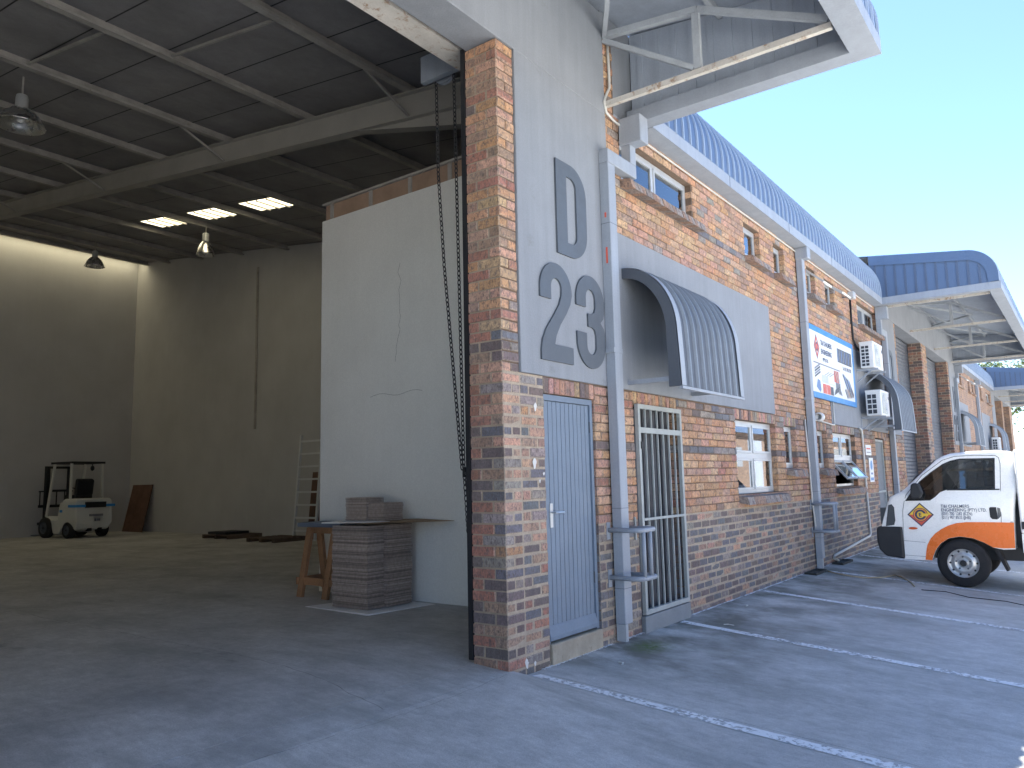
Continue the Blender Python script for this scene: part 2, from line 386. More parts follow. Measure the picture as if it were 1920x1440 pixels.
def gstrip(name, pts, wd, mt, parent, lift=.004, n=24, jag=0):
    (xa, ya), (xb, yb) = pts; vs = []; L = math.hypot(xb-xa, yb-ya); px, py = -(yb-ya)/L, (xb-xa)/L
    for i in range(n+1):
        t = i/n; x, y = xa+(xb-xa)*t, ya+(yb-ya)*t
        for s in (-1, 1):
            k = wd/2*(1+R.uniform(-jag, jag)); X, Y = x+px*s*k, y+py*s*k
            vs.append((X, Y, gz(X, Y)+lift))
    return MB().add(vs, [(2*i, 2*i+1, 2*i+3, 2*i+2) for i in range(n)]).build(name, mt, parent, recalc=False)
for (xa, xb, yb) in ((.255, .21, -6), (2.9, 2.55, -6.2), (5.42, 4.95, -6.2), (8.0, 7.5, -6.2), (10.6, 10.2, -6.2), (13.2, 12.8, -6.2)):
    gstrip('parking_line', ((xa, -.07), (xb, yb)), .115, 'line_paint', yard, n=40)
for xa, xb in ((.42, 1.55), (1.8, 2.16), (3.3, 7.35), (8.6, 16)):
    gstrip('wall_foot_line', ((xa, -.012), (xb, -.012)), .035, 'line_paint', yard, lift=.006, n=60, jag=.7)

# ------------------------------------------------------------------ bricks
PAL = {'tan': (.50, .325, .20), 'orange': (.47, .265, .15), 'pink': (.46, .28, .20), 'red': (.35, .17, .125), 'brown': (.34, .225, .165),
       'plum': (.16, .125, .12), 'blue': (.15, .152, .17), 'grey': (.28, .245, .225), 'buff': (.45, .34, .235)}
def pick(wts): 
    t = R.random()*sum(wts.values())
    for k, v in wts.items():
        t -= v
        if t <= 0: return k
    return k
Z_LOW = {'plum': 4, 'blue': 4.5, 'grey': 2, 'brown': 1.2, 'pink': .7}
Z_MID = {'tan': 3, 'orange': 5, 'pink': 4, 'brown': 1.2, 'red': .6}
Z_TOP = {'tan': 3, 'orange': 3.5, 'pink': 4, 'brown': 2.2, 'grey': .6}
P_LOW = {'blue': 4, 'grey': 2, 'plum': 4, 'pink': .8, 'red': 1, 'brown': 2}
P_MID = {'blue': 2.6, 'grey': 3, 'pink': 2.2, 'brown': 3, 'orange': .8, 'plum': 1.6}
P_TOP = {'orange': 4, 'tan': 1.5, 'pink': 3, 'red': 1.5, 'brown': 3, 'grey': .8}
V_REV = {'red': 4, 'brown': 4, 'plum': 4.5}
def bcol(x, z, pillar=False, reveal=False):
    if reveal and z > 0: w_ = V_REV if z < 2.6 or x > 5 else {'red': 4, 'brown': 4, 'plum': 1.5, 'orange': 2, 'pink': 1}
    elif pillar: w_ = P_LOW if z < .75 else P_MID if z < 2.6 else P_TOP
    else: w_ = Z_LOW if z < 1.03 else Z_MID if z < 2.31 else Z_TOP
    k = round((z+.17)/.085)
    if not pillar and x > 3.1 and 2.15 < z < 2.31: w_ = {'plum': 2, 'grey': 3, 'brown': 2.5, 'blue': 1.5}
    if not pillar and k in (22, 54): w_ = {'blue': 3, 'plum': 2, 'grey': 2}
    c = PAL[pick(w_)]; q = 2**R.uniform(-.20, .16)
    return tuple(min(.7, t*q*(1+R.uniform(-.05, .05))) for t in c)
BR = []     # every near brick: (x0,x1,y0,y1,z0,z1,col)
CH = .0085
def brickgeo(mb, x0, x1, y0, y1, z0, z1, c, seed):
    """a brick with worn arrises and faces a touch out of true: front (y0) and left (x0) faces show"""
    r = random.Random(seed); j = lambda a: r.uniform(-a, a)
    y0 += j(.0042); x0 += j(.0038); x1 += j(.003); z0 += j(.0018); z1 += j(.0018); h = CH*(1+j(.35))
    vs = [(x0+h, y0, z0+h), (x1-h, y0+j(.0012), z0+h), (x1-h, y0, z1-h), (x0+h, y0+j(.0012), z1-h),
          (x0, y0+h, z0), (x1, y0+h, z0), (x1, y0+h, z1), (x0, y0+h, z1),
          (x0, y1, z0), (x1, y1, z0), (x1, y1, z1), (x0, y1, z1)]
    mb.add(vs, [(0, 1, 2, 3), (8, 4, 7, 11), (5, 9, 10, 6), (7, 6, 10, 11), (8, 9, 5, 4)], c)
    lo_ = z0 < 1.0 or (x0 < .6 and z0 < 2.3 and mb is not None) and seed < 9000
    e = tuple(t*.6+m_*.4 for t, m_ in zip(c, (.44, .37, .29) if y0 < .1 else (.25, .2, .15))) if lo_ else tuple(t*1.06 for t in c)
    o = len(mb.v)-12; mb.f += [tuple(o+i for i in f) for f in ((4, 5, 1, 0), (5, 6, 2, 1), (6, 7, 3, 2), (7, 4, 0, 3))]; mb.c += [e]*4
def lay(x0, x1, z0, z1, holes, phase=0., y=0., dep=.1, sink=None, pillar_to=.0, out_=BR):
    k0 = round((z0+.17)/.085); k1 = round((z1+.17)/.085)
    for k in range(k0, k1):
        a = -.17+.085*k; b = a+(.0715 if a < 1 else .0755); zc = (a+b)/2; x = -20*.232+phase+(.116 if k % 2 else 0)
        while x < x1:
            p, q = max(x, x0), min(x+(.2185 if a < 1 else .2225), x1)
            x += .232
            if q-p < .03: continue
            segs = [(p, q)]
            for (hx0, hx1, hz0, hz1) in holes:
                if a < hz1-.02 and b > hz0+.02:
                    ns = []
                    for s, e in segs:
                        if e <= hx0 or s >= hx1: ns.append((s, e)); continue
                        if s < hx0: ns.append((s, hx0))
                        if e > hx1: ns.append((hx1, e))
                    segs = ns
            for s, e in segs:
                if e-s > .03: out_.append((s, e, y, y+dep, a, b, bcol(s, zc, s < pillar_to)))
def soldiers(x0, x1, z0, z1, pitch=.085, out_=BR, y=0., dep=.1, c=None):
    n = max(1, round((x1-x0)/pitch)); p = (x1-x0)/n
    for i in range(n):
        cc = c or PAL[pick({'brown': 3, 'pink': 2.5, 'tan': 1.5, 'grey': 2, 'plum': 1.2})]
        out_.append((x0+i*p+.004, x0+(i+1)*p-.005, y, y+dep, z0, z1, tuple(t*R.uniform(.85, 1.15) for t in cc)))
def rectcore(mb, x0, x1, z0, z1, holes, y0, y1):
    xs = sorted({x0, x1, *[min(max(h[i], x0), x1) for h in holes for i in (0, 1)]}); zs = sorted({z0, z1, *[min(max(h[i], z0), z1) for h in holes for i in (2, 3)]})
    for i in range(len(xs)-1):
        run = None
        for j in range(len(zs)-1):
            cx, cz = (xs[i]+xs[i+1])/2, (zs[j]+zs[j+1])/2
            solid = not any(h[0] < cx < h[1] and h[2] < cz < h[3] for h in holes)
            if solid and run is None: run = zs[j]
            if run is not None and (not solid or j == len(zs)-2):
                e = zs[j+1] if solid else zs[j]
                mb.box(xs[i], xs[i+1], y0, y1, run, e); run = None
    return mb

# ------------------------------------------------------------------ the near building
AX = 8.08                      # party line between the two offices; the second office mirrors the first
def mir(h): return (2*AX-h[1], 2*AX-h[0], h[2], h[3])
BLD = thing('warehouse_building', 'long brick warehouse with grey plaster panels, numbered bays and blue metal eave, nearest to camera', 'building', (0, .3, 0))
DOOR = (.565, 1.40, -.2, 2.158); GATE = (2.16, 3.17, -.2, 2.158)
W1 = (4.93, 6.52, 1.19, 2.158); WS = (6.92, 7.49, 1.53, 2.158)
U1 = (2.10, 3.905, 4.53, 5.0); U2 = (5.70, 6.34, 4.53, 5.0); U3 = (6.95, 7.48, 4.53, 5.0)
HA = [DOOR, GATE, W1, WS, U1, U2, U3]
HB = [mir(h) for h in (GATE, W1, WS, U1, U2, U3)]
HB = [(12.98, 13.86, -.2, 2.158) if abs(h[2]+.2) < .01 else h for h in HB]
HOLES = HA+HB
PAN1 = (.233, 1.786, 2.304, 6.2); PAN2 = (1.9, 6.51, 2.304, 3.902); PAN3 = (9.62, 14.3, 2.304, 3.902); PAN4 = (14.45, 15.93, 2.304, 6.2)
TOPZ = 5.16; XE = 16.16
# bricks: bond the corner pillar first, then the office front
nob = HOLES+[(p[0]+.003, p[1]-.003, p[2]+.003, p[3]) for p in (PAN1, PAN2, PAN3, PAN4)]
lint = []
for h in (DOOR, GATE, W1, WS, *HB[:3]): lint.append((h[0]-.0, h[1]+.0, 2.158, 2.304))
lay(.232, XE, -.17, TOPZ, nob+lint+[(-1, .222, -1, 9)], pillar_to=.6)
for k in range(62):           # corner quoins: stretcher and header turn about
    a = -.17+.085*k; b = a+.0715; zc = a+.04
    if k % 2 == 0: BR.append((0, .222, 0, .106, a, b, bcol(0, zc, True)))
    else: BR.append((0, .106, 0, .222, a, b, bcol(0, zc, True))); BR.append((.116, .222, 0, .1, a, b, bcol(.12, zc, True)))
    if k % 2 == 0: BR.append((0, .2, .116, .338, a, b, bcol(0, zc, True, True)))
    else: BR.append((0, .2, .232, .338, a, b, bcol(0, zc, True, True)))
lay(1.792, 2.0, TOPZ, 5.95, [])
for h in lint: soldiers(h[0], h[1], 2.163, 2.296)
# jamb bricks of the two pillars of the next bays (reveals face the camera)
def jamb(x, front_w, y1=.338, z0=-.2, ztop=5.1, out_=BR):
    for k in range(62):
        a = -.17+.085*k; b = a+.0715; zc = a+.04
        if b > ztop+.01: break
        yy = 0.
        for ln in ((.222, .106) if k % 2 else (.106, .222)):
            out_.append((x, x+(.106 if ln > .2 and yy == 0 else .2), yy, yy+ln, a, b, bcol(x, zc, True, True))); yy += ln+.01
        lay(x+.21 if k % 2 == 0 else x+.116, x+front_w, a, a+.085, [], pillar_to=x+9, out_=out_)
core = MB()
rectcore(core, .0095, XE, -.3, TOPZ, [(h[0]-.004, h[1]+.004, h[2]-.004, h[3]+.004) for h in HOLES], .0125, .115)
core.box(.0095, .30, .115, .333, -.3, 5.1); core.box(1.79, 2.0, .009, .1, TOPZ, 5.95)
wall = core.build('wall', 'mortar_dark', BLD)
pt = MB(); hh = [(h[0]-.003, h[1]+.003, h[2]-.003, h[3]+.003) for h in HOLES]
rectcore(pt, .006, .56, -.3, 2.30, hh, .0045, .0120); rectcore(pt, .561, XE, -.3, 1.022, hh, .0045, .0120);
box('pointing', 'mortar_mid', wall, .005, .0092, .0125, .333, -.3, 5.09)
pt.build('pointing', 'mortar', wall)
JB = []
jamb(19.78, .86, out_=JB); jamb(24.75, .25, out_=JB)
# the 300 bricks that show largest are pieces of their own, the rest one joined part
def psize(b):
    d = Vector(((b[0]+b[1])/2, b[2], (b[4]+b[5])/2))-CAMP
    fr = (b[1]-b[0])*abs(d.y)/d.length**3; sd = (b[3]-b[2])*abs(d.x)/d.length**3 if b[0] < .01 else 0
    return fr+sd
BR.sort(key=psize, reverse=True)
rest = MB(); cache = {}
for i, b in enumerate(BR):
    if i < 300:
        dims = tuple(round(t, 3) for t in (b[1]-b[0], b[3]-b[2])); ci = tuple(round(t*25) for t in b[6])
        key = (dims, ci, round(b[5]-b[4], 4))
        if key not in cache:
            hz = round(b[5]-b[4], 4); q = MB(); brickgeo(q, -dims[0]/2, dims[0]/2, 0, dims[1], 0, hz, b[6], i)
            o = q.build('brick', 'brick', None, recalc=False); cache[key] = o.data
        else:
            o = bpy.data.objects.new('brick', cache[key]); COL.objects.link(o)
        o.parent = wall; o.location = Vector(((b[0]+b[1])/2, b[2], b[4]))-LOC[wall.name]
    else: brickgeo(rest, *b, i)
tag(rest.build('brickwork', 'brick', wall, recalc=False), kind='stuff')
jb = MB()
for i, b in enumerate(JB): brickgeo(jb, *b, 9000+i)
pw = box('bay_pillar', 'mortar', BLD, 19.786, 20.63, .006, .333, -.3, 5.1); box('bay_pillar', 'mortar', BLD, 24.756, 24.99, .006, .333, -.3, 5.1); tag(jb.build('brickwork', 'brick', pw, recalc=False), kind='stuff')

# plaster panels and lintels over the bays
PLY = -.013
def panel(name, p, y0=PLY, y1=.02): return bevel(box(name, 'plaster', BLD, p[0], p[1], y0, y1, p[2], p[3]), .004, 1)
panel('plaster_panel', (PAN1[0], PAN1[1], PAN1[2], 5.097))
panel('plaster_panel', PAN2); panel('plaster_panel', PAN3)
panel('plaster_panel', (PAN4[0], PAN4[1], PAN4[2], 5.097))
bevel(box('bay_lintel', 'plaster', BLD, -8.6, 1.786, PLY, .338, 5.1, 6.2), .006, 1)
bevel(box('bay_lintel', 'plaster', BLD, 14.45, 26.5, PLY, .338, 5.1, 6.2), .006, 1)
panel('plaster_panel', (25.0, 26.5, 2.304, 5.097))
box('bay_wall', 'brick_far', BLD, 25.0, 26.5, .0, .33, -.3, 2.30)
box('bay_wall', 'brick_far', BLD, -5.2, -3.62, .0, .33, -.6, 5.098)
box('bay_wall', 'brick_far', BLD, 15.95, 16.16, .012, .33, -.3, 5.098)
# closed shutters in the neighbouring bays
for x0, x1 in ((16.16, 19.78), (20.63, 24.75)):
    q = MB(); z = -.1
    while z < 5.0: q.prism([(.36, z), (.345, z+.02), (.345, z+.08), (.36, z+.1)], 'x', x0, x1); z += .1
    q.box(x0-.12, x1+.12, .362, .42, -.3, 5.1); q.build('roller_shutter', 'steel_dark', BLD)
# ground-floor step, threshold, raised strip
bevel(box('threshold', 'sill_conc', BLD, .585, 1.385, -.012, .1, -.2, .098), .008, 1)
bevel(box('door_step', 'step_grey', BLD, 2.15, 3.2, -.045, .1, -.2, .088), .006, 1)

for x, z, r_, k_ in ((.40, 1.565, .026, 1.5), (.62-.09, 1.48, .013, 1), (.47, 1.42, .010, 1.4), (.23, .02, .022, 1.6), (.34, .0, .014, 1.2), (.43, 2.03, .02, 1.6)):
    MB().add([(x+r_*(1+.25*math.sin(3*t))*math.cos(t), -.0035, z+k_*r_*(1+.2*math.cos(2*t+x*9))*math.sin(t)) for t in [i*PI/8 for i in range(16)]], [tuple(range(16))]).build('paint_splash', 'litter', BLD, recalc=False)
# numbers on the panels
def g2(w=.5): return [[(0, 0), (.5, 0), (.5, .15), (.205, .15), (.23, .23), (.30, .335), (.40, .445), (.47, .545), *arc(.25, .63, .25, 0, 180, 20), (0, .545), (.165, .545), *arc(.25, .66, .085, 180, 0, 12), (.33, .60), (.29, .515), (.19, .395), (.08, .275), (.02, .17), (0, .08)]]
def g3(): return [[(0, .57), *arc(.25, .63, .25, 180, 0, 20), (.498, .56), (.475, .50), (.42, .455), (.475, .405), (.5, .34), *arc(.25, .25, .25, 0, -180, 20), (0, .325), (.165, .325), *arc(.25, .215, .085, 180, 360, 12), (.335, .325), (.31, .375), (.265, .392), (.20, .392), (.20, .515), (.265, .518), (.31, .535), (.335, .585), *arc(.25, .665, .085, 0, 180, 12), (.165, .57)]]
def g4(): return [[(.27, 0), (.44, 0), (.44, .16), (.5, .16), (.5, .295), (.44, .295), (.44, .88), (.22, .88), (0, .32), (0, .16), (.27, .16)], [(.135, .295), (.27, .295), (.27, .62)]]
def gD(): return [[(0, 0), (.24, 0), *arc(.24, .27, .27, -90, 0, 14), *arc(.24, .61, .27, 0, 90, 14), (0, .88)], [(.17, .125), *arc(.245, .215, .09, -90, 0, 8), *arc(.245, .665, .09, 0, 90, 8), (.17, .755)]]
for nm, gl, x, z, sx in (('number_letter', gD(), .806, 3.432, 1.0), ('number_digit', g2(), .512, 2.44, 1.0), ('number_digit', g3(), 1.088, 2.44, 1.0),
                     ('number_letter', gD(), 14.95, 3.432, 1.0), ('number_digit', g2(), 14.62, 2.44, 1.0), ('number_digit', g4(), 15.22, 2.44, 1.0),
                     ('number_letter', gD(), 25.5, 3.432, 1.0), ('number_digit', g2(), 25.2, 2.44, 1.0), ('number_digit', g3(), 25.78, 2.44, 1.0)):
    outline(nm, gl, 'letter', BLD, wallframe(x, PLY-.009, z), .009)

# windows -----------------------------------------------------------
def bars(mb, x0, x1, z0, z1, t, y0, y1):
    mb.box(x0, x1, y0, y1, z0, z0+t); mb.box(x0, x1, y0, y1, z1-t, z1); mb.box(x0, x0+t, y0+.001, y1-.001, z0+t, z1-t); mb.box(x1-t, x1, y0+.001, y1-.001, z0+t, z1-t)
    return mb
def sillbricks(h, parent, dx=.1):
    mb = MB(); n = round((h[1]-h[0]+.04+dx)/.084); x = h[0]-.02
    for i in range(n):
        a = x+i*.084; c = PAL[pick({'brown': 3, 'grey': 4})]; k_ = R.uniform(.85, 1.12); c = tuple(t*k_ for t in c); e = R.uniform(-.004, .004)
        A = (-.135+e, h[2]-.135); B = (-.108+e, h[2]-.038); Cc = (.10, h[2]-.004); D = (.10, h[2]-.09)
        q = [(a+.004, *p) for p in (A, B, Cc, D)]+[(a+.078, *p) for p in (A, B, Cc, D)]
        mb.add(q, [(0, 1, 2, 3), (7, 6, 5, 4), (0, 4, 5, 1), (1, 5, 6, 2), (2, 6, 7, 3), (3, 7, 4, 0)], c)
    o = mb.build('sill_bricks', 'brick', parent); tag(o, kind='stuff')
    m2 = MB(); m2.prism([(-.122, h[2]-.130), (-.10, h[2]-.044), (.095, h[2]-.012), (.095, h[2]-.085)], 'x', h[0]-.008, h[0]-.030+n*.084-.01); m2.build('sill_mortar', 'mortar', parent)
def window(parent, h, cols=2, rows=1, y=.085, open_low=False, mt='glass'):
    x0, x1, z0, z1 = h; t = .045
    fr = bars(MB(), x0, x1, z0, z1, t, y, y+.05); zm = [z0+t, z1-t]
    if rows == 2:
        zc = (z0+z1)/2+.02; fr.box(x0+t, x1-t, y+.002, y+.048, zc-.035, zc+.035); zm = [z0+t, zc-.035, zc+.035, z1-t]
    xm = [x0+t, x1-t]
    if cols == 2: 
        xc = (x0+x1)/2; xm = [x0+t, xc-.025, xc+.025, x1-t]
        for r_ in range(rows):
            if not (open_low and r_ == 0): fr.box(xc-.025, xc+.025, y+.003, y+.047, zm[2*r_], zm[2*r_+1])
    w_ = fr.build('window', 'alu', parent)
    for r_ in range(rows):
        if open_low and r_ == 0: continue
        for c_ in range(cols):
            a, b, c, d = xm[2*c_], xm[2*c_+1], zm[2*r_], zm[2*r_+1]
            s = bars(MB(), a+.002, b-.002, c+.002, d-.002, .03, y-.008, y+.03); s.build('sash', 'alu', w_)
            MB().box(a+.033, b-.033, y+.008, y+.013, c+.033, d-.033).build('pane', mt, w_)
    if open_low:      # top-hung sashes swung out over the sill
        a0 = math.radians(40)
        for a, b in ((xm[0], xm[1]), (xm[2], xm[3])):
            H = zm[1]-zm[0]; M = Matrix.Translation((0, y, zm[1])) @ Matrix.Rotation(-a0, 4, 'X')
            s = bars(MB(), a+.002, b-.002, -H, 0, .032, -.012, .024); s.v = [tuple(M @ Vector(v)) for v in s.v]; s.build('sash', 'alu', w_)
            g = MB().box(a+.036, b-.036, .002, .007, -H+.034, -.034); g.v = [tuple(M @ Vector(v)) for v in g.v]; g.build('pane', mt, w_)
    return w_
def windows_of(parent, hs, openw=None, sills=True):
    for h, c, r_ in hs:
        window(parent, h, c, r_, open_low=(h is openw))
        if sills: sillbricks(h, parent)
W1b, WSb, U1b, U2b, U3b = [mir(h) for h in (W1, WS, U1, U2, U3)]
windows_of(BLD, [(W1, 2, 2), (WS, 1, 1), (U1, 2, 1), (U2, 1, 1), (U3, 1, 1), (W1b, 2, 2), (WSb, 1, 1), (U1b, 2, 1), (U2b, 1, 1), (U3b, 1, 1)], openw=W1b)
# a side-hung upper light standing open
s = bars(MB(), 0, .5, 0, .44, .03, -.01, .02); M = Matrix.Translation((8.68, .05, 4.97)) @ Matrix.Rotation(math.radians(-48), 4, 'X') @ Matrix.Translation((0, 0, -.44)); s.v = [tuple(M @ Vector(v)) for v in s.v]; s.build('open_sash', 'alu', BLD)
s = bars(MB(), 0, .6, 0, .44, .03, -.01, .02); M = Matrix.Translation((9.84, .05, 4.97)) @ Matrix.Rotation(math.radians(-52), 4, 'X') @ Matrix.Translation((0, 0, -.44)); s.v = [tuple(M @ Vector(v)) for v in s.v]; s.build('open_sash', 'alu', BLD)

# plank door ---------------------------------------------------------
fr = MB(); fr.box(.57, .612, .03, .1, .10, 2.155); fr.box(1.353, 1.395, .03, .1, .10, 2.155); fr.box(.612, 1.353, .03, .1, 2.105, 2.155); fr.box(.58, 1.385, .09, .12, .10, 2.1)
dr = fr.build('door', 'door_paint', BLD)
n = 11; x0 = .615; pw_ = (1.350-.615)/n
for i in range(n):
    MB().box(x0+i*pw_+.0035, x0+(i+1)*pw_-.0035, .045+R.uniform(0, .0015), .085, .20, 2.10).build('plank', 'door_paint', dr)
bevel(MB().prism([(.02, .115), (.02, .15), (.043, .235), (.06, .235), (.06, .115)], 'x', .60, 1.365).build('weather_board', 'door_paint', dr), .004, 1)
hd = MB(); hd.box(.667, .707, .036, .046, 1.03, 1.23); hd.build('handle_plate', 'alu', dr)
MB().tube([(.687, .04, 1.155), (.687, -.012, 1.155), (.70, -.018, 1.155), (.80, -.018, 1.153)], .009, 8).build('handle', 'alu_lamp', dr)
for z in (.5, 1.85): MB().tube([(1.357, .038, z), (1.357, .038, z+.1)], .008, 8).build('hinge', 'steel_dark', dr)
# inner door behind the security gate: dark vertical boards
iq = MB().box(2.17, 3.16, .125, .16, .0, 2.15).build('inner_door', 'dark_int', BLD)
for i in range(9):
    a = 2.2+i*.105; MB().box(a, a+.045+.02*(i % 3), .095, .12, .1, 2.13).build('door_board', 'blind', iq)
MB().box(3.19, 3.215, -.001, .02, .4, 1.9)
# second plain door
dq = MB().box(12.985, 13.855, .08, .12, -.1, 2.15).build('door', 'step_grey', BLD)
q = bars(MB(), 13.0, 13.84, .02, 2.13, .045, .03, .079); q.box(13.0, 13.84, .032, .078, 1.0, 1.04); q.build('door_frame', 'gate_paint', dq)
for i in range(7): MB().box(13.05+i*.112, 13.05+i*.112+.1, .06, .08, .07, 2.08).build('plank', 'step_grey', dq)

# eave and bullnose roof over the offices ----------------------------
ZR = lambda y: 6.27+.128*y
def bull(y_out, r, zc, z0=5.30, n=14):
    yc = y_out+r
    a1 = math.degrees(math.atan2(1, -.128)); pts = [(y_out, z0)]
    pts += [(yc+r*math.cos(math.radians(180-(180-a1)*i/n)), zc+r*math.sin(math.radians(180-(180-a1)*i/n))) for i in range(n+1)]
    return pts
PE = bull(-.20, .9, 5.46); PC = bull(-2.45, .6, 5.44)
def roofpart(x0, x1, prof, parent, yend=1.4):
    last = prof[-1]; pr = prof+[(yend, last[1]+.128*(yend-last[0]))]
    ro = MB().sheet(pr, x0, x1).build('eave_roof', 'roof_blue', parent, recalc=False, smooth=True)
    un = [(y+.012, z-.012) for y, z in pr]; MB().sheet(un, x0+.01, x1-.01).build('roof_lining', 'steel_canopy', ro, recalc=False)
    n = round((x1-x0)/.2); me = None
    for i in range(n+1):
        x = x0+(x1-x0)*i/n
        if me is None:
            q = MB(); k = len(pr); vs = []
            for j, (y, z) in enumerate(pr):
                a, b = pr[max(0, j-1)], pr[min(k-1, j+1)]; d = Vector((b[0]-a[0], b[1]-a[1])).normalized(); nn = (-d.y, d.x)
                for sx, h in ((-.016, 0), (-.010, .02), (.010, .02), (.016, 0)): vs.append((sx, y+nn[0]*h, z+nn[1]*h))
            q.add(vs, [(4*j+t, 4*j+4+t, 4*j+5+t, 4*j+1+t) for j in range(k-1) for t in range(3)])
            o = q.build('roof_rib', 'roof_seam', None, recalc=False); me = o.data
        else: o = bpy.data.objects.new('roof_rib', me); COL.objects.link(o)
        o.parent = ro; o.location = Vector((x, 0, 0))-LOC[ro.name]
    return ro
roofpart(2.46, 13.72, PE, BLD)
def gutter(x0, x1, parent):
    q = MB(); q.box(x0, x1, -.215, -.195, 5.15, 5.30); q.box(x0, x1, -.195, 0.01, 5.15, 5.165); q.box(x0, x1, -.19, .01, 5.285, 5.30)
    g = q.build('fascia_gutter', 'steel_light', parent)
    x = x0+2.2
    while x < x1: MB().box(x, x+.006, -.218, -.214, 5.151, 5.299).build('fascia_joint', 'steel_dark', g); x += 2.45
gutter(2.46, 13.72, BLD)
MB().tube([(2.55, -.018, 5.10), (6, -.018, 5.105), (10, -.018, 5.10), (13.6, -.018, 5.10)], .011, 6).build('eave_conduit', 'pvc', BLD)
box('upper_wall', 'plaster', BLD, 1.788, 2.47, .013, .34, 5.955, 6.25); box('upper_wall', 'plaster', BLD, 2.003, 14.44, .012, .1, 5.2, 5.953)
box('wall_plate', 'steel_canopy', BLD, 2.0, 13.9, .01, .4, TOPZ, 5.2)

# main roof, with holes for the translucent sheets
HL = [(-6.3, -5.68, 3.3, 5.0), (-6.3, -5.68, 5.4, 7.1), (-6.3, -5.68, 7.5, 9.15), (-6.3, -5.68, 9.62, 11.02), (-6.3, -5.68, 11.75, 13.12), (-6.3, -5.68, 13.8, 15.2), (4.84, 5.46, 9.62, 11.02), (4.84, 5.46, 11.75, 13.12), (4.84, 5.46, 13.75, 15.3), (-8.0, 7.95, 21.0, 21.5)]  # unseen row on the left is added to let more light inside
xs = sorted({-10.2, 26.5, 2.46, 13.72, *[h[i] for h in HL for i in (0, 1)]}); ys = sorted({1.4, 22.2, *[h[i] for h in HL for i in (2, 3)]})
q = MB()
for i in range(len(xs)-1):
    for j in range(len(ys)-1):
        cx, cy = (xs[i]+xs[i+1])/2, (ys[j]+ys[j+1])/2
        if any(h[0] < cx < h[1] and h[2] < cy < h[3] for h in HL): continue
        a, b, c, d = xs[i], xs[i+1], ys[j], ys[j+1]
        q.add([(a, c, ZR(c)), (b, c, ZR(c)), (b, d, ZR(d)), (a, d, ZR(d))], [(0, 1, 2, 3)])
mr = q.build('roof', 'roof_blue', BLD, recalc=False)
q = MB()
for i in range(len(xs)-1):
    for j in range(len(ys)-1):
        cx, cy = (xs[i]+xs[i+1])/2, (ys[j]+ys[j+1])/2
        if any(h[0] < cx < h[1] and h[2] < cy < h[3] for h in HL): continue
        a, b, c, d = xs[i], xs[i+1], ys[j], ys[j+1]
        q.add([(a, c, ZR(c)-.02), (b, c, ZR(c)-.02), (b, d, ZR(d)-.02), (a, d, ZR(d)-.02)], [(0, 1, 2, 3)])
q.sheet([(.345, ZR(.345)-.03), (1.42, ZR(1.42)-.03)], -8.6, 1.78); q.sheet([(.66, ZR(.66)-.03), (1.42, ZR(1.42)-.03)], 1.78, 16)
q.build('roof_insulation', 'roof_under', mr, recalc=False)
for h in HL:
    MB().add([(h[0], h[2], ZR(h[2])-.008), (h[1], h[2], ZR(h[2])-.008), (h[1], h[3], ZR(h[3])-.008), (h[0], h[3], ZR(h[3])-.008)], [(0, 1, 2, 3)]).build('skylight', 'skylight_sheet', mr, recalc=False)
    n = max(1, round((h[3]-h[2])/.35))
    for i in range(1, n):
        y = h[2]+(h[3]-h[2])*i/n; MB().box(h[0], h[1], y-.012, y+.012, ZR(y)-.05, ZR(y)-.02).build('skylight_bar', 'purlin', mr)
seam = MB()
for i in range(16):
    x = -3.9+i*.78-.0
    if 4.8 < x < 5.5: continue
    seam.add([(x-.01, 1.5, ZR(1.5)-.024), (x+.01, 1.5, ZR(1.5)-.024), (x+.01, 20.2, ZR(20.2)-.024), (x-.01, 20.2, ZR(20.2)-.024)], [(0, 1, 2, 3)])
seam.build('insulation_seam', 'black', mr, recalc=False)
# interior shell
def inw(name, *a, mt='plaster_in'): return box(name, mt, BLD, *a)
inw('back_wall', -8.8, 26.5, 21.6, 21.8, -.2, 9.03)
inw('bay_side_wall', -8.8, -8.6, -.0, 21.6, -.2, 5.9); inw('bay_side_wall', 16.17, 16.3, .4, 21.6, -.2, 6.2)
q = MB(); q.prism([(.35, -.2), (21.6, -.2), (21.6, ZR(21.6)-.03), (.35, ZR(.35)-.05)], 'x', 8.06, 8.18); q.build('party_wall', 'plaster_in', BLD)
q = MB(); q.prism([(.35, 5.9), (21.6, 5.9), (21.6, ZR(21.6)-.03), (.35, ZR(.35)-.05)], 'x', -8.8, -8.6); q.build('bay_side_wall', 'plaster_in', BLD)
q = MB(); q.prism([(.35, -.2), (21.6, -.2), (21.6, ZR(21.6)-.03), (.35, ZR(.35)-.05)], 'x', 26.38, 26.48); q.build('end_wall', 'plaster_in', BLD)
ow = MB(); ow.box(1.78, 1.89, .34, 4.38, .05, 4.955); ow.box(1.89, 8.05, 4.27, 4.38, .05, 4.955)
bevel(ow.build('office_wall', 'plaster_white', BLD), .012, 2)
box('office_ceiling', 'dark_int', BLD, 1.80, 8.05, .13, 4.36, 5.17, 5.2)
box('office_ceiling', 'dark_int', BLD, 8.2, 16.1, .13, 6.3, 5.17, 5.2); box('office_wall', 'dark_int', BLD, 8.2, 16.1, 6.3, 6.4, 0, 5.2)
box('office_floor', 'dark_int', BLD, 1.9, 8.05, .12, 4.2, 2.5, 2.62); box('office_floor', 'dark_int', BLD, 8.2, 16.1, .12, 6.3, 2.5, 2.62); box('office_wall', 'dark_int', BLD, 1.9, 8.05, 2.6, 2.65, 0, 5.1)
tb = MB().box(1.81, 1.86, .4, 4.33, 4.957, 5.165).build('timber_band', 'wood_band', BLD)
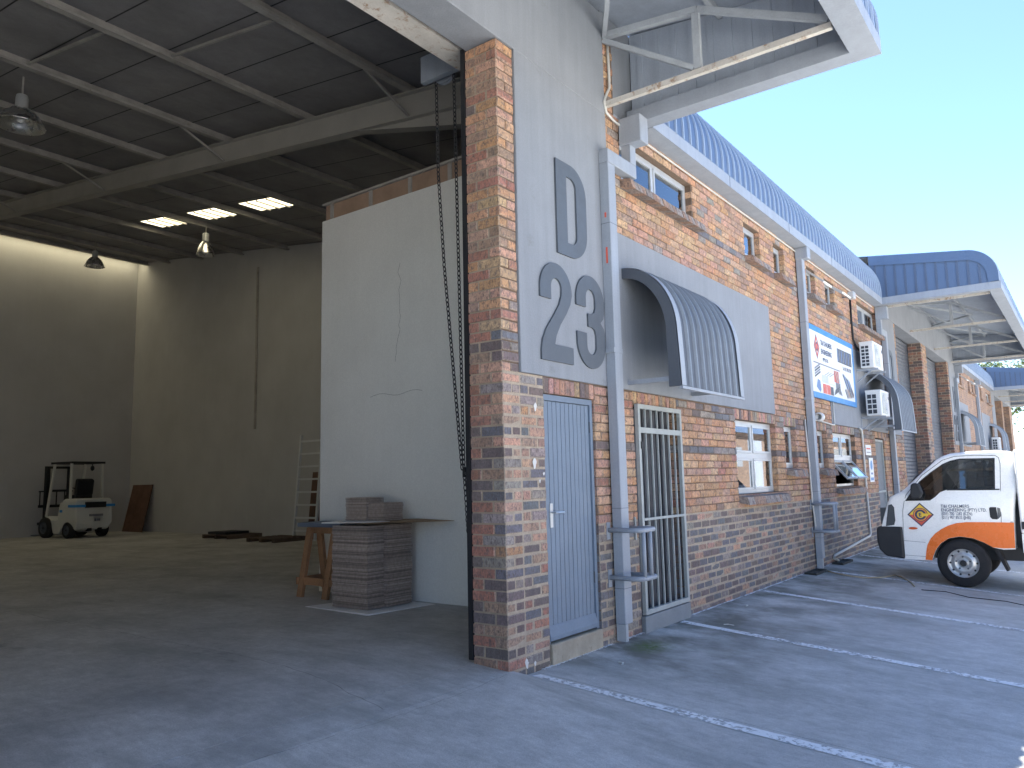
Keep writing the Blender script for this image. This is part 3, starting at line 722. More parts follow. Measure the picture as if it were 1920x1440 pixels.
for y in (4.2, 3.45, 2.75, 2.1, 1.45): MB().box(1.795, 1.809, y-.03, y+.03, 4.957, 5.165).build('stud', 'purlin', tb)
MB().box(1.775, 1.87, .4, 4.37, 5.166, 5.195).build('top_rail', 'purlin', tb)
q = MB()
for i in range(40): pass
# hairline cracks on the white wall
cr = MB(); zz, yy = 4.1, 2.9; path = [(1.776, yy, zz)]
for i in range(22): zz -= .055; yy += R.uniform(-.03, .026); path.append((1.7785, yy, zz))
cr.tube(path, .0017, 4)
path = [(1.7785, 2.55-.0*i+.08*i, 2.5+.02*math.sin(i*.9)) for i in range(12)]; cr.tube(path, .0016, 4)
cr.build('wall_crack', 'grille_dark', BLD)
# steel: rafters, purlins
for X in (2.15, -6.5):
    q = MB(); b0 = lambda y: 5.74+.128*y; t0 = lambda y: 6.10+.128*y
    for dx, a, b in ((.008, .03, .03), ):
        q.prism([(.5, b0(.5)), (21.5, b0(21.5)), (21.5, t0(21.5)), (.5, t0(.5))], 'x', X-.006, X+.006)
        q.prism([(.5, b0(.5)-.001), (21.5, b0(21.5)-.001), (21.5, b0(21.5)+.014), (.5, b0(.5)+.014)], 'x', X-.085, X+.085)
        q.prism([(.5, t0(.5)-.014), (21.5, t0(21.5)-.014), (21.5, t0(21.5)), (.5, t0(.5))], 'x', X-.085, X+.085)
    q.prism([(.5, b0(.5)-.45), (4.0, b0(4.0)), (.5, b0(.5))], 'x', X-.005, X+.005)
    q.prism([(.5, b0(.5)-.46), (4.0, b0(4.0)-.012), (4.0, b0(4.0)), (.5, b0(.5)-.446)], 'x', X-.08, X+.08)
    q.build('rafter', 'rafter', BLD)
PY = (1.05, 3.1, 5.2, 7.3, 9.35, 11.4, 13.5, 15.6, 17.7, 19.6, 20.93)
for y in PY:
    q = MB(); z = 6.105+.128*y
    q.box(-8.6, 8.05, y-.004, y+.004, z, z+.145); q.box(-8.6, 8.05, y-.085, y-.004, z, z+.012); q.box(-8.6, 8.05, y+.004, y+.055, z+.133, z+.145); q.box(-8.6, 8.05, y-.089, y-.081, z, z+.03)
    q.build('purlin', 'purlin', BLD)
for y in PY[1::2]:
    MB().bar((2.15, y, 5.80+.128*y), (1.35, y, 6.13+.128*y), .03, .03).build('knee_brace', 'purlin', BLD)
    MB().bar((2.15, y, 5.80+.128*y), (2.95, y, 6.13+.128*y), .03, .03).build('knee_brace', 'purlin', BLD)
for a, b, xx in ((5.2, 7.3, -.75), (9.35, 11.4, -.75), (3.1, 5.2, .1)):
    MB().bar((xx, a, ZR(a)-.12), (xx-.1, b, ZR(b)-.12), .03, .03).build('sag_rod', 'purlin', BLD)
MB().tube([(8.03, 14.8, 3.0), (8.03, 14.8, 7.6)], .035, 8).build('wall_conduit', 'purlin', BLD)
# roller shutter gear over the open bay
q = MB(); q.box(-3.6, .42, .40, .62, 5.13, 5.15); q.box(-3.6, .42, .40, .412, 5.15, 5.24); q.box(-3.6, .42, .608, .62, 5.15, 5.24); q.build('shutter_rail', 'steel_rust', BLD)
MB().tube([(-3.6, .62, 5.52), (.45, .62, 5.52)], .21, 18).build('shutter_roll', 'rafter', BLD)
MB().box(-.008, .05, .342, .385, .05, 5.12).build('shutter_guide', 'black', BLD)
MB().box(-3.62, -3.56, .345, .44, .09, 5.12).build('shutter_guide', 'black', BLD)
q = MB(); q.box(.47, .53, .55, 1.3, 5.33, 5.6); q.build('shutter_bracket', 'steel_canopy', BLD)
# ------------------------------------------------------------------ canopies over the bays
def canopy(x0, x1, label, trusses, ends=(True, True)):
    T = thing('entrance_canopy', label, 'canopy', ((x0+x1)/2, -1.2, 5.15), group='canopies over the loading bays')
    q = MB(); q.box(x0, x1, -2.475, -2.25, 5.15, 5.302); q.build('front_fascia', 'steel_light', T)
    for x in ((x0, x0+.2), (x1-.2, x1)):
        MB().box(x[0], x[1], -2.249, -.016, 5.152, 5.304).build('end_fascia', 'steel_light', T)
    roofpart(x0, x1, PC, T, yend=1.4)
    for xe, sg in ((x0, 1), (x1, -1)):
        cur = [(y, z) for y, z in PC if z > 5.31]; cur = [(-2.449, 5.304)]+cur+[(0, ZR(0)-.01), (0, 5.304)]
        gs = MB().prism(cur, 'x', xe+sg*.012, xe+sg*.02).build('gable_sheet', 'roof_blue', T); MB().prism([(y*.995, z-.012) for y, z in cur], 'x', xe+sg*.0345, xe+sg*.038).build('gable_lining', 'steel_canopy', gs)
        for i in range(12):          # standing ribs of the gable cladding, both faces
            y = -.12-.2*i; zt = ZR(y)-.03 if y > -1.85 else 5.44+math.sqrt(max(0, .36-(y+1.85)**2))-.02
            MB().prism([(y-.022, 5.306), (y+.022, 5.306), (y+.022, zt), (y-.022, zt)], 'x', xe+sg*.0, xe+sg*.034).build('gable_rib', 'roof_rib', gs); MB().box(*sorted((xe+sg*.038, xe+sg*.05)), y-.03, y+.03, 5.306, zt-.02).build('gable_rib', 'steel_canopy', gs)
        # curved edge flashing
        p2 = PC+[(0.0, ZR(0))]; c0 = (-1.85, 5.44); inn = []
        for y, z in p2:
            if y < -1.85: d = Vector((y-c0[0], max(0, z-c0[1]))); d = d.normalized() if d.length else Vector((-1, 0)); inn.append((y-d.x*.2, z-d.y*.2))
            else: inn.append((y, z-.2))
        n = len(p2); vs = [(xe-sg*.02, y, z+.012) for y, z in p2]+[(xe-sg*.02, y, z) for y, z in inn]+[(xe+sg*.03, y, z+.012) for y, z in p2]
        MB().add(vs, [(i, i+1, n+i+1, n+i) for i in range(n-1)]+[(i, i+1, 2*n+i+1, 2*n+i) for i in range(n-1)]).build('edge_flashing', 'roof_blue', T, recalc=False)
    for X in trusses:
        tr = MB(); tr.bar((X, -.02, 5.95), (X, -1.04, 5.83), .06, .06); tr.bar((X, -1.04, 5.83), (X, -2.2, 5.27), .05, .06)
        tr.bar((X, -1.02, 5.80), (X, -1.02, 5.24), .05, .07); tr.bar((X, -.02, 5.90), (X, -.98, 5.26), .05, .05)
        t = tr.build('truss', 'steel_truss', T)
        MB().bar((X, -.0, 5.206), (X, -2.22, 5.206), .05, .055).build('bottom_chord', 'steel_rust', t)
    for i in range(len(trusses)-1):
        a, b = trusses[i], trusses[i+1]
        MB().bar((a, -.03, 5.95), ((a+b)/2, -1.3, 5.80), .045, .045).build('wind_brace', 'steel_truss', T)
        MB().bar((b, -.03, 5.95), ((a+b)/2, -1.3, 5.80), .045, .045).build('wind_brace', 'steel_truss', T)
    for y in (-1.04, -2.0): MB().box(x0+.05, x1-.05, y-.025, y+.025, (ZR(y) if y > -1.5 else 5.97)-.1, (ZR(y) if y > -1.5 else 5.97)-.03).build('canopy_purlin', 'steel_truss', T)
    return T
canopy(-10.2, 2.45, 'big grey canopy jutting out above the open warehouse bay, its trusses seen from below', [1.8, -2.2, -6.2, -9.6])
canopy(13.73, 26.5, 'blue curved-roof canopy over the second pair of bays, beyond the signboard', [14.35, 18.2, 22.2, 25.9])

# ------------------------------------------------------------------ downpipes and their guards
def downpipe(x, label, kind, xo=0, ground=-.07):
    T = thing('downpipe', label, 'downpipe', (x+.07, -.06, ground), group='square rainwater pipes on the facade')
    top = 4.66 if kind != 'mid' else 5.02
    q = MB(); q.box(x, x+.14, -.115, -.012, .10, top if kind == 'mid' else 4.519); bevel(q.build('pipe', 'steel_light', T), .006, 1)
    q = MB(); q.box(x+.004, x+.052, -.111, -.016, ground+.02, .099); q.box(x+.052, x+.136, -.05, -.016, ground+.06, .099); q.build('shoe', 'steel_truss', T)
    for z in (.42, 1.15, 3.9): MB().box(x-.0015, x+.1415, -.1165, -.0105, z, z+.004).build('pipe_joint', 'steel_dark', T)
    MB().box(x-.025, x+.142, -.118, .0, 2.62, 2.665).build('bracket', 'steel_light', T)
    if kind == 'mid':
        q = MB(); q.box(x-.02, x+.16, -.212, -.012, 4.96, 5.148); bevel(q.build('outlet_box', 'steel_light', T), .006, 1)
    else:
        s = 1 if kind == 'left' else -1; xa = x if s > 0 else x+.14
        def bx(a, b): return (min(a, b), max(a, b))
        q = MB(); q.box(*bx(xa, xa+s*.60), -.117, -.010, 4.52, 4.662); bevel(q.build('offset_elbow', 'steel_light', T), .006, 1)
        q = MB(); q.box(*bx(xa+s*.48, xa+s*.60), -.115, -.012, 4.663, 4.86); q.build('offset_riser', 'steel_light', T)
        q = MB(); q.box(*bx(xa+s*.44, xa+s*.62), -.26, -.010, 4.861, 5.149); bevel(q.build('outlet_box', 'steel_light', T), .006, 1)
    return T
DP = downpipe(1.62, 'grey square downpipe between the plank door and the barred gate', 'left')
downpipe(8.05, 'tall grey square downpipe between the two offices, left of the signboard', 'mid')
downpipe(14.40, 'grey square downpipe behind the second awning, before the second bays', 'right')
for z, h_ in ((3.96, .05), (3.5, .16)): MB().box(1.6185, 1.6205, -.075, -.055, z, z+h_).build('red_mark', 'logo_red', DP)
def guard(x, label):
    T = thing('pipe_guard', label, 'guard rail', (x+.09, -.15, .4), group='tubular guards round the downpipes')
    for z in (.955, .525):
        xa, xb, yb, r = x-.065, x+.245, -.335, .07
        path = [(xa, 0, z), (xa, yb+r, z)]+[(xa+r-r*math.cos(t), yb+r-r*math.sin(t), z) for t in (PI/8, PI/4, 3*PI/8)]+[(xa+r, yb, z), (xb-r, yb, z)]
        path += [(xb-r+r*math.sin(t), yb+r-r*math.cos(t), z) for t in (PI/8, PI/4, 3*PI/8)]+[(xb, yb+r, z), (xb, 0, z)]
        smoothang(MB().tube(path, .023, 10).build('hoop', 'steel_light', T))
        for xx in (xa, xb):
            MB().box(xx-.028, xx+.028, -.01, -.001, z-.085, z+.07).build('wall_plate', 'steel_light', T)
    for xx in (x-.01, x+.12): smoothang(MB().tube([(xx, -.335, .535), (xx, -.335, .945)], .019, 10).build('upright', 'steel_light', T))
guard(1.62, 'grey tubular hoop guard at the foot of the downpipe beside the barred gate')
guard(8.05, 'grey tubular hoop guard at the foot of the downpipe left of the van')
# conduits
def pipe(name, label, cat, path, r, mt, group=None, n=6):
    o = smoothang(MB().tube(path, r, n).build(name, mt)); return tag(o, label, cat, group)
pipe('conduit', 'cream conduit bending down the wall below the big canopy', 'conduit', [(1.87, -.02, 6.0), (1.885, -.02, 5.6), (1.88, -.02, 5.42), (1.80, -.02, 5.30), (1.765, -.02, 5.22), (1.80, -.02, 5.12), (1.95, -.02, 5.09), (2.4, -.02, 5.08)], .015, 'pvc', 'conduits on the facade')
pipe('conduit', 'pale conduit dropping past the window from under the signboard', 'conduit', [(9.69, -.025, 2.72), (9.70, -.025, 2.34), (9.69, -.025, 2.29), (9.6, -.025, 2.285), (8.5, -.025, 2.32)], .014, 'pvc', 'conduits on the facade')
pipe('conduit', 'grey drain pipe running down and slanting back along the wall foot by the van', 'drain pipe', [(11.55, -.02, 2.3), (11.66, -.03, 2.28), (11.70, -.03, 2.2), (11.70, -.03, 1.3), (11.76, -.03, .24), (11.7, -.03, .2), (9.1, -.03, .06), (9.02, -.03, .02), (9.2, -.05, -.04)], .022, 'pvc', 'conduits on the facade', 8)
pipe('conduit', 'thin pale pipe leaning along the downpipe left of the signboard', 'conduit', [(7.93, -.02, 2.3), (7.97, -.03, 1.6), (8.0, -.03, .95), (8.16, -.05, -.02)], .014, 'pvc', 'conduits on the facade')
pipe('cable', 'black cable hanging from the eave to the upper air conditioner', 'cable', [(11.62, -.02, 5.06), (11.6, -.02, 4.5), (11.62, -.02, 4.1), (11.7, -.05, 3.95), (11.85, -.1, 3.85)], .02, 'black')
gp = [(8.16, -.06), (7.95, -.2), (7.78, -.36), (7.66, -.6), (7.66, -.8), (7.95, -1.0), (8.35, -1.08), (8.2, -1.2), (7.75, -1.4), (7.4, -1.5)]
pipe('hose', 'thin tan hose trailing over the concrete towards the van wheel', 'hose', [(x, y, gz(x, y)+.012) for x, y in gp], .01, 'cable_tan')
gp = [(7.2, -1.62), (7.3, -1.9), (7.05, -2.2), (7.1, -2.6), (6.9, -2.9), (6.95, -3.4)]
pipe('cable', 'thin dark cable lying on the concrete in front of the van', 'cable', [(x, y, gz(x, y)+.006) for x, y in gp], .005, 'black')
for x0, x1, lb in ((7.36, 7.9, 'dark sunken drain hole at the wall foot before the downpipe'), (8.9, 9.55, 'dark sunken drain hole at the wall foot under the slanting pipe')):
    q = MB(); z = gz(x0, -.1); q.box(x0, x1, -.20, -.19, z-.05, z+.03); q.box(x0, x1, -.03, -.02, z-.05, z+.03); q.box(x0, x0+.02, -.19, -.03, z-.05, z+.03); q.box(x1-.02, x1, -.19, -.03, z-.05, z+.03); q.box(x0, x1, -.19, -.03, z-.05, z+.008)
    tag(q.build('drain', 'drain'), lb, 'drain', 'drains along the wall foot')
for x, y, a in ((.98, -.42, .4), (3.1, -.55, 1.2), (4.2, -.28, .1), (-2.9, -.75, .9)):
    z = gz(x, y)+.006; q = MB(); q.bar((x, y, z+.004), (x+.07*math.cos(a), y+.07*math.sin(a), z+.004), .012, .006); q.bar((x+.07*math.cos(a), y+.07*math.sin(a), z+.006), (x+.07*math.cos(a)+.05*math.cos(a+1), y+.07*math.sin(a)+.05*math.sin(a+1), z+.004), .01, .006)
    tag(q.build('litter', 'litter'), {.98: 'scrap of white litter on the concrete below the plank door', 3.1: 'scrap of white litter by the white line near the gate step', 4.2: 'scrap of white litter near the wall foot under the window', -2.9: 'scrap of white litter at the bottom left of the loading apron'}[x], 'litter', 'scraps of litter')

# ------------------------------------------------------------------ security gate
G = thing('security_gate', 'pale grey barred security gate over the dark doorway', 'gate', (2.7, -.03, .09))
q = bars(MB(), 2.165, 3.19, .10, 2.17, .045, -.045, -.005); q.box(2.21, 3.145, -.042, -.008, 1.88, 1.935); q.build('gate_frame', 'gate_paint', G)
for i in range(6):
    x = 2.21+.935*(i+1)/7
    MB().box(x-.007, x+.007, -.036, -.018, .145, 1.88).build('bar', 'gate_paint', G); MB().box(x-.007, x+.007, -.036, -.018, 1.935, 2.125).build('bar', 'gate_paint', G)
MB().box(2.21, 3.145, -.046, -.037, 1.005, 1.03).build('cross_bar', 'gate_paint', G)
MB().box(2.205, 2.32, -.043, -.037, .94, .955).build('bolt', 'gate_paint', G)
MB().box(2.2, 2.24, -.055, -.04, 1.72, 1.79).build('lock', 'black', G); MB().box(2.06, 2.08, -.02, 0, .83, 1.05).build('bolt_keep', 'gate_paint', G)

# ------------------------------------------------------------------ awnings
AWP = [(0, 3.53)]+[(-.575*math.sin(math.radians(t)), 2.82+.71*math.cos(math.radians(t))) for t in range(8, 91, 6)]+[(-.59, 2.55), (-.60, 2.29)]
def awning(x0, x1, label, xo=0, flip=False, mt='steel_dark'):
    T = thing('window_awning', label, 'awning', ((x0+x1)/2, -.3, 2.29), group='curved metal awnings over the doors')
    n = len(AWP)
    for xe, sg in ((x0, 1), (x1, -1)):
        inn = [(y*.80 if y > -.57 else -.475, z-.10 if y > -.45 else z) for y, z in AWP]
        inn = [(max(-.475, y*.82), 2.82+(z-2.82)*.86 if z > 2.82 else z) for y, z in AWP]
        q = MB(); vs = [(xe, y, z) for y, z in AWP]+[(xe, y, z) for y, z in inn]+[(xe+sg*.03, y, z) for y, z in AWP]+[(xe+sg*.03, y, z) for y, z in inn]
        fs = []
        for i in range(n-1): fs += [(i, i+1, n+i+1, n+i), (2*n+i, 2*n+i+1, 3*n+i+1, 3*n+i), (i, i+1, 2*n+i+1, 2*n+i), (n+i, n+i+1, 3*n+i+1, 3*n+i)]
        fs.append((n-1, 2*n-1, 4*n-1, 3*n-1)); q.add(vs, fs); q.build('end_frame', mt, T)
        tr = [(y*1.012-.004, z+.006) for y, z in AWP]
        q = MB().sheet(tr, xe+sg*.0, xe+sg*.10); q.build('edge_trim', 'steel_light', T, recalc=False)
    sh = MB(); P = [(y*.995, z-.004) for y, z in AWP]; sh.sheet(P, x0+.03, x1-.03); S = sh.build('sheet', mt, T, recalc=False, smooth=True)
    m = 9; me = None
    for i in range(1, m):
        x = x0+.06+(x1-x0-.12)*i/m
        if me is None:
            vs = []; k = len(P)
            for j, (y, z) in enumerate(P):
                a, b = P[max(0, j-1)], P[min(k-1, j+1)]; d = Vector((b[0]-a[0], b[1]-a[1])).normalized(); nn = (d.y, -d.x)
                for sx, h in ((-.028, 0), (-.012, .022), (.012, .022), (.028, 0)): vs.append((sx, y+nn[0]*h, z+nn[1]*h))
            o = MB().add(vs, [(4*j+t, 4*j+4+t, 4*j+5+t, 4*j+1+t) for j in range(k-1) for t in range(3)]).build('rib', 'rib_highlight', None, recalc=False); me = o.data
        else: o = bpy.data.objects.new('rib', me); COL.objects.link(o)
        o.parent = S; o.location = Vector((x, 0, 0))-LOC[S.name]
    MB().box(x0+.0, x1, -.615, -.585, 2.262, 2.288).build('front_rail', 'steel_light', T)
    for x in (x0+.035, x1-.07): MB().box(x, x+.03, -.585, -.001, 2.35, 2.395).build('stay', 'steel_light', T)
    return T
awning(2.0, 3.63, 'dark grey ribbed awning curving out from the panel above the barred gate')
awning(12.55, 14.18, 'blue-grey ribbed awning beyond the two air conditioners')

# ------------------------------------------------------------------ air conditioners
def aircon(x0, x1, y0, y1, z0, z1, rows, label, grp='outdoor air-conditioning units'):
    T = thing('air_conditioner', label, 'air conditioner', ((x0+x1)/2, (y0+y1)/2, z0-.05), group=grp)
    bevel(MB().box(x0, x1, y0, y1, z0, z1).build('casing', 'white_plastic', T), .015, 2)
    bevel(MB().box(x0-.006, x1+.006, y0-.006, y1+.006, z1-.035, z1+.008).build('lid', 'white_plastic', T), .01, 2)
    dz = (z1-z0-.10)/rows; dy = (y1-y0-.10)/2
    for r_ in range(rows):
        for c in range(2):
            a = y0+.075+c*dy; b = z0+.03+r_*dz
            MB().box(x0-.004, x0+.01, a+.008, a+dy-.008, b+.008, b+dz-.012).build('side_vent', 'grille_dark', T)
    xc, zc = x0+(x1-x0)*.42, (z0+z1)/2; r = (z1-z0)*.42
    MB().box(xc-r, xc+r, y0-.008, y0+.01, zc-r, zc+r).build('fan_grille', 'print_pale', T)
    q = MB()
    for k in range(5): q.tube([(xc+r*(.2+.18*k)*math.cos(t*PI/8), y0-.014, zc+r*(.2+.18*k)*math.sin(t*PI/8)) for t in range(17)], .005, 5)
    q.build('fan_rings', 'white_plastic', T); MB().box(x1-.10, x1-.05, y0-.012, y0, z1-.16, z1-.10).build('handle', 'print_grey', T)
    for x in (x0+.1, x1-.1):
        q = MB(); q.bar((x, -.001, z0-.03), (x, y0-.05, z0-.03), .035, .04); q.bar((x, -.012, z0-.03), (x, -.012, z0-.28), .035, .02); q.bar((x, -.02, z0-.26), (x, y0+.08, z0-.05), .025, .025); q.build('bracket', 'steel_light', T)
aircon(11.62, 12.48, -.37, -.12, 3.50, 4.02, 6, 'upper of the two white air conditioners right of the signboard')
aircon(11.72, 12.50, -.42, -.14, 2.55, 3.05, 4, 'lower of the two white air conditioners, hung beside the second awning')

# ------------------------------------------------------------------ signboard
S = thing('signboard', 'white engineering firm signboard with blue edges and pictures of tools', 'sign', (9.8, -.05, 2.7))
bevel(MB().box(8.36, 11.26, -.07, -.03, 2.70, 3.93).build('board', 'sign_white', S), .003, 1)
for a in ((8.36, 11.26, 2.695, 2.79), (8.36, 11.26, 3.84, 3.935), (11.17, 11.265, 2.79, 3.84)):
    MB().box(a[0], a[1], -.0735, -.028, a[2], a[3]).build('blue_border', 'sign_blue', S)
Y = -.0712
def sflat(name, mt, pts, d=.0): return MB().add([(x, Y-.001-d, z) for x, z in pts]+[(x, Y, z) for x, z in pts], [tuple(range(len(pts)))]).build(name, mt, S, recalc=False)
def srect(mt, a, b, c, d, k=0): return sflat('printed_picture', mt, [(a, c), (b, c), (b, d), (a, d)], k)
def diamond(mt, cx, cz, w_, h_, k): return sflat('logo_diamond', mt, [(cx-w_, cz), (cx, cz-h_), (cx+w_, cz), (cx, cz+h_)], k)
diamond('logo_navy', 8.72, 3.58, .17, .22, 0); diamond('logo_red', 8.72, 3.58, .14, .185, .0005); diamond('print_pale', 8.72, 3.58, .10, .13, .001)
sflat('logo_ring', 'logo_navy', arc(8.72, 3.58, .08, 0, 360, 20), .0015); sflat('logo_ring', 'logo_red', arc(8.72, 3.58, .05, 0, 360, 16), .002)
for tx, z, sz in (('T&I CHALMERS', 3.645, .125), ('ENGINEERING', 3.49, .125), ('(PTY) LTD.', 3.37, .075)): text('sign_text', tx, sz, 'print_navy', S, wallframe(8.97 if sz > .1 else 9.05, Y-.001, z), .0006, sx=.86 if sz > .1 else 1, bold=.003)
text('sign_text', 'Tel: 031 700 1282', .1, 'print_navy', S, wallframe(10.38, Y-.001, 3.34), .0006, sx=.85)
srect('print_dark', 10.05, 11.08, 3.46, 3.72)
for i in range(8): srect('print_grey' if i % 2 else 'print_blue', 10.08+i*.125, 10.13+i*.125, 3.48, 3.70, .0006)
srect('print_grey', 8.46, 10.15, 3.285, 3.31)
def rods(x0, z0, x1, z1, n, dx, dz, wd, mts):
    for i in range(n):
        a, b = x0+dx*i, z0+dz*i; c, d = x1+dx*i, z1+dz*i; L = math.hypot(c-a, d-b); px, pz = -(d-b)/L*wd/2, (c-a)/L*wd/2
        sflat('printed_rod', mts[i % len(mts)], [(a-px, b-pz), (c-px, d-pz), (c+px, d+pz), (a+px, b+pz)], .0007+.0002*i)
rods(8.50, 3.05, 8.85, 3.16, 4, .0, .045, .03, ['print_dark', 'print_grey']); rods(9.1, 3.12, 9.4, 3.2, 3, .15, .0, .012, ['print_grey'])
srect('print_pale', 8.95, 9.7, 2.98, 3.16, .0003) if False else None
srect('print_pale', 8.92, 9.32, 3.0, 3.12) ; srect('print_pale', 8.95, 9.72, 2.985, 3.0)
srect('print_red', 9.72, 10.05, 3.06, 3.27); rods(9.74, 3.26, 9.88, 3.07, 5, .055, 0, .02, ['print_dark', 'print_pale'])
srect('print_grey', 9.8, 10.12, 2.93, 3.06); rods(9.82, 3.05, 10.0, 2.86, 5, .05, -.005, .022, ['print_dark', 'print_grey'])
rods(10.35, 3.26, 10.65, 3.0, 6, .085, -.02, .06, ['print_dark', 'print_blue', 'print_grey']); rods(10.45, 2.98, 10.62, 2.82, 6, .09, .01, .05, ['print_dark', 'print_grey', 'wood_band'])
sflat('printed_picture', 'print_blue', [(8.56, 2.88), (8.78, 2.80), (8.84, 2.86), (8.80, 3.0), (8.66, 3.02)])
srect('print_red', 8.95, 9.42, 2.80, 2.965); srect('sign_white', 9.18, 9.195, 2.80, 2.965, .0006); srect('print_dark', 9.43, 9.62, 2.80, 2.95); rods(9.66, 2.82, 9.95, 2.90, 5, .02, .022, .014, ['print_dark'])
# small notices by the second door
N = thing('wall_notice', 'small white notice on the bricks above a tall blue one', 'notice', (12.25, -.01, 1.78), group='notices beside the second door')
MB().box(12.0, 12.46, -.012, -.002, 1.78, 1.99).build('board', 'sign_white', N); MB().box(12.06, 12.40, -.0135, -.0121, 1.90, 1.93).build('printed_band', 'logo_red', N); MB().box(12.06, 12.40, -.0135, -.0121, 1.83, 1.85).build('printed_band', 'print_grey', N)
N = thing('wall_notice', 'tall white notice with blue symbol beside the second door', 'notice', (12.4, -.01, 1.23), group='notices beside the second door')
MB().box(12.2, 12.56, -.012, -.002, 1.24, 1.73).build('board', 'sign_white', N)
MB().add([(x, -.0135, z) for x, z in arc(12.38, 1.58, .10, 0, 360, 20)], [tuple(range(21))]).build('symbol', 'sign_blue', N, recalc=False)
MB().box(12.25, 12.51, -.0135, -.0121, 1.27, 1.33).build('printed_band', 'sign_blue', N); MB().box(12.30, 12.46, -.0135, -.0121, 1.39, 1.43).build('printed_band', 'print_blue', N)
FL = thing('floodlight', 'small floodlight on the wall under the eave above the signboard', 'floodlight', (11.05, -.1, 4.85))
MB().bar((11.05, 0, 4.86), (11.05, -.14, 4.86), .02).build('arm', 'steel_dark', FL); bevel(MB().box(10.96, 11.14, -.24, -.12, 4.80, 4.94).build('head', 'alu', FL), .02, 2); MB().box(11.141, 11.146, -.23, -.13, 4.82, 4.92).build('lens', 'white_plastic', FL)
LP = thing('bulkhead_lamp', 'little white bulkhead lamp on the bricks right of the tall downpipe', 'lamp', (8.6, -.05, 2.35))
smoothang(MB().lathe([(0.001, .16), (.05, .15), (.075, .10), (.075, .0), (.05, -.0)], (8.55, -.07, 2.37), 'x', 14).build('lamp_body', 'white_plastic', LP)); MB().box(8.56, 8.66, -.05, -.001, 2.34, 2.40).build('lamp_base', 'white_plastic', LP)

# ------------------------------------------------------------------ inside the bay
CHN = thing('chain_hoist', 'dark hand chain hanging beside the brick pillar to work the shutter', 'chain', (.6, 1.0, .95))
lk = MB()
def links(p, q, n=None):
    p, q = Vector(p), Vector(q); L = (q-p).length; k = int(L/.044); d = (q-p)/k
    dn = d.normalized(); s1 = dn.cross(Vector((1, 0, 0))).normalized(); s2 = dn.cross(s1)
    for i in range(k):
        c = p+d*(i+.5); a = s1 if i % 2 else s2
        lk.tube([c+dn*(.028*math.cos(t*PI/4))+a*(.016*math.sin(t*PI/4)) for t in range(9)], .0062, 4, caps=False)
links((.6, 1.215, 5.42), (.6, 1.198, 4.39)); links((.6, 1.198, 4.39), (.6, 1.135, 3.47)); links((.6, 1.135, 3.47), (.6, .945, 1.54))
links((.6, .985, 5.42), (.6, .954, 3.44)); links((.6, .954, 3.44), (.6, .925, 1.54)); links((.6, .925, 1.54), (.6, .885, .97))
tag(lk.build('chain_links', 'chain', CHN, recalc=False), kind='stuff')
MB().lathe([(.001, -.02), (.13, -.02), (.13, -.012), (.115, 0), (.13, .012), (.13, .02), (.001, .02)], (.6, 1.1, 5.44), 'x', 20).build('chain_wheel', 'steel_light', CHN)
MB().bar((.55, 1.1, 5.44), (.5, 1.1, 5.44), .05).build('wheel_axle', 'steel_light', CHN)
MB().box(.585, .615, .9, .93, 1.47, 1.56).build('chain_cleat', 'black', CHN); MB().bar((.6, .9, 1.5), (.05, .43, 1.5), .02).build('cleat_arm', 'black', CHN)

def stack(label, x0, x1, y0, y1, z0, n, th, jit, mt='card', grp='stacks of cardboard'):
    T = thing('cardboard_stack', label, 'cardboard', ((x0+x1)/2, (y0+y1)/2, z0), group=grp); q = MB(); z = z0; dx = dy = 0
    for i in range(n):
        t = th*R.uniform(.75, 1.25); dx = dx*.8+R.uniform(-jit, jit); dy = dy*.8+R.uniform(-jit, jit)
        k_ = R.choice((.6, .85, .95, 1.05, 1.25)); q.box(x0+dx, x1+dx, y0+dy, y1+dy, z+.001, z+t-.001, (.38*k_, .32*k_, .28*k_)); z += t
    tag(q.build('sheets', mt, T), kind='stuff'); return z
pf = MB(); pp = [(.86, 3.48), (.80, 2.40), (1.70, 2.30), (1.755, 3.3)]
pf.add([(x, y, .0955+(.012 if i == 1 else 0)) for i, (x, y) in enumerate(pp)]+[(x, y, .0925) for x, y in pp], [(0, 1, 2, 3), (7, 6, 5, 4), (0, 4, 5, 1), (1, 5, 6, 2), (2, 6, 7, 3), (3, 7, 4, 0)])
tag(pf.build('floor_sheet', 'paper'), 'white sheet on the floor under the tall cardboard stacks', 'sheet')
zt = stack('tall cardboard stack on the white floor sheet, left front one', .965, 1.21, 2.60, 3.16, .108, 112, .0078, .0048)
stack('tall cardboard stack on the white floor sheet, right front one', 1.225, 1.60, 2.56, 3.05, .108, 112, .0078, .0048)
stack('tall cardboard stack behind the right one, next to the white wall', 1.612, 1.72, 2.70, 3.2, .098, 110, .0078, .0048)
zt = 1.0
q = MB().add([(.95, 2.95, zt+.010), (.99, 2.52, zt+.012), (1.76, 2.06, zt+.004), (1.77, 2.62, zt+.02), (1.45, 3.1, zt+.018)]+[(.95, 2.95, zt+.006), (.99, 2.52, zt+.008), (1.76, 2.06, zt+0), (1.77, 2.62, zt+.016), (1.45, 3.1, zt+.014)], [(0, 1, 2, 3, 4), (9, 8, 7, 6, 5), (0, 5, 6, 1), (1, 6, 7, 2), (2, 7, 8, 3), (3, 8, 9, 4), (4, 9, 5, 0)])
tag(q.build('cardboard_sheet', 'card_tan'), 'brown cardboard sheet lying across the tall stacks and jutting right', 'cardboard')
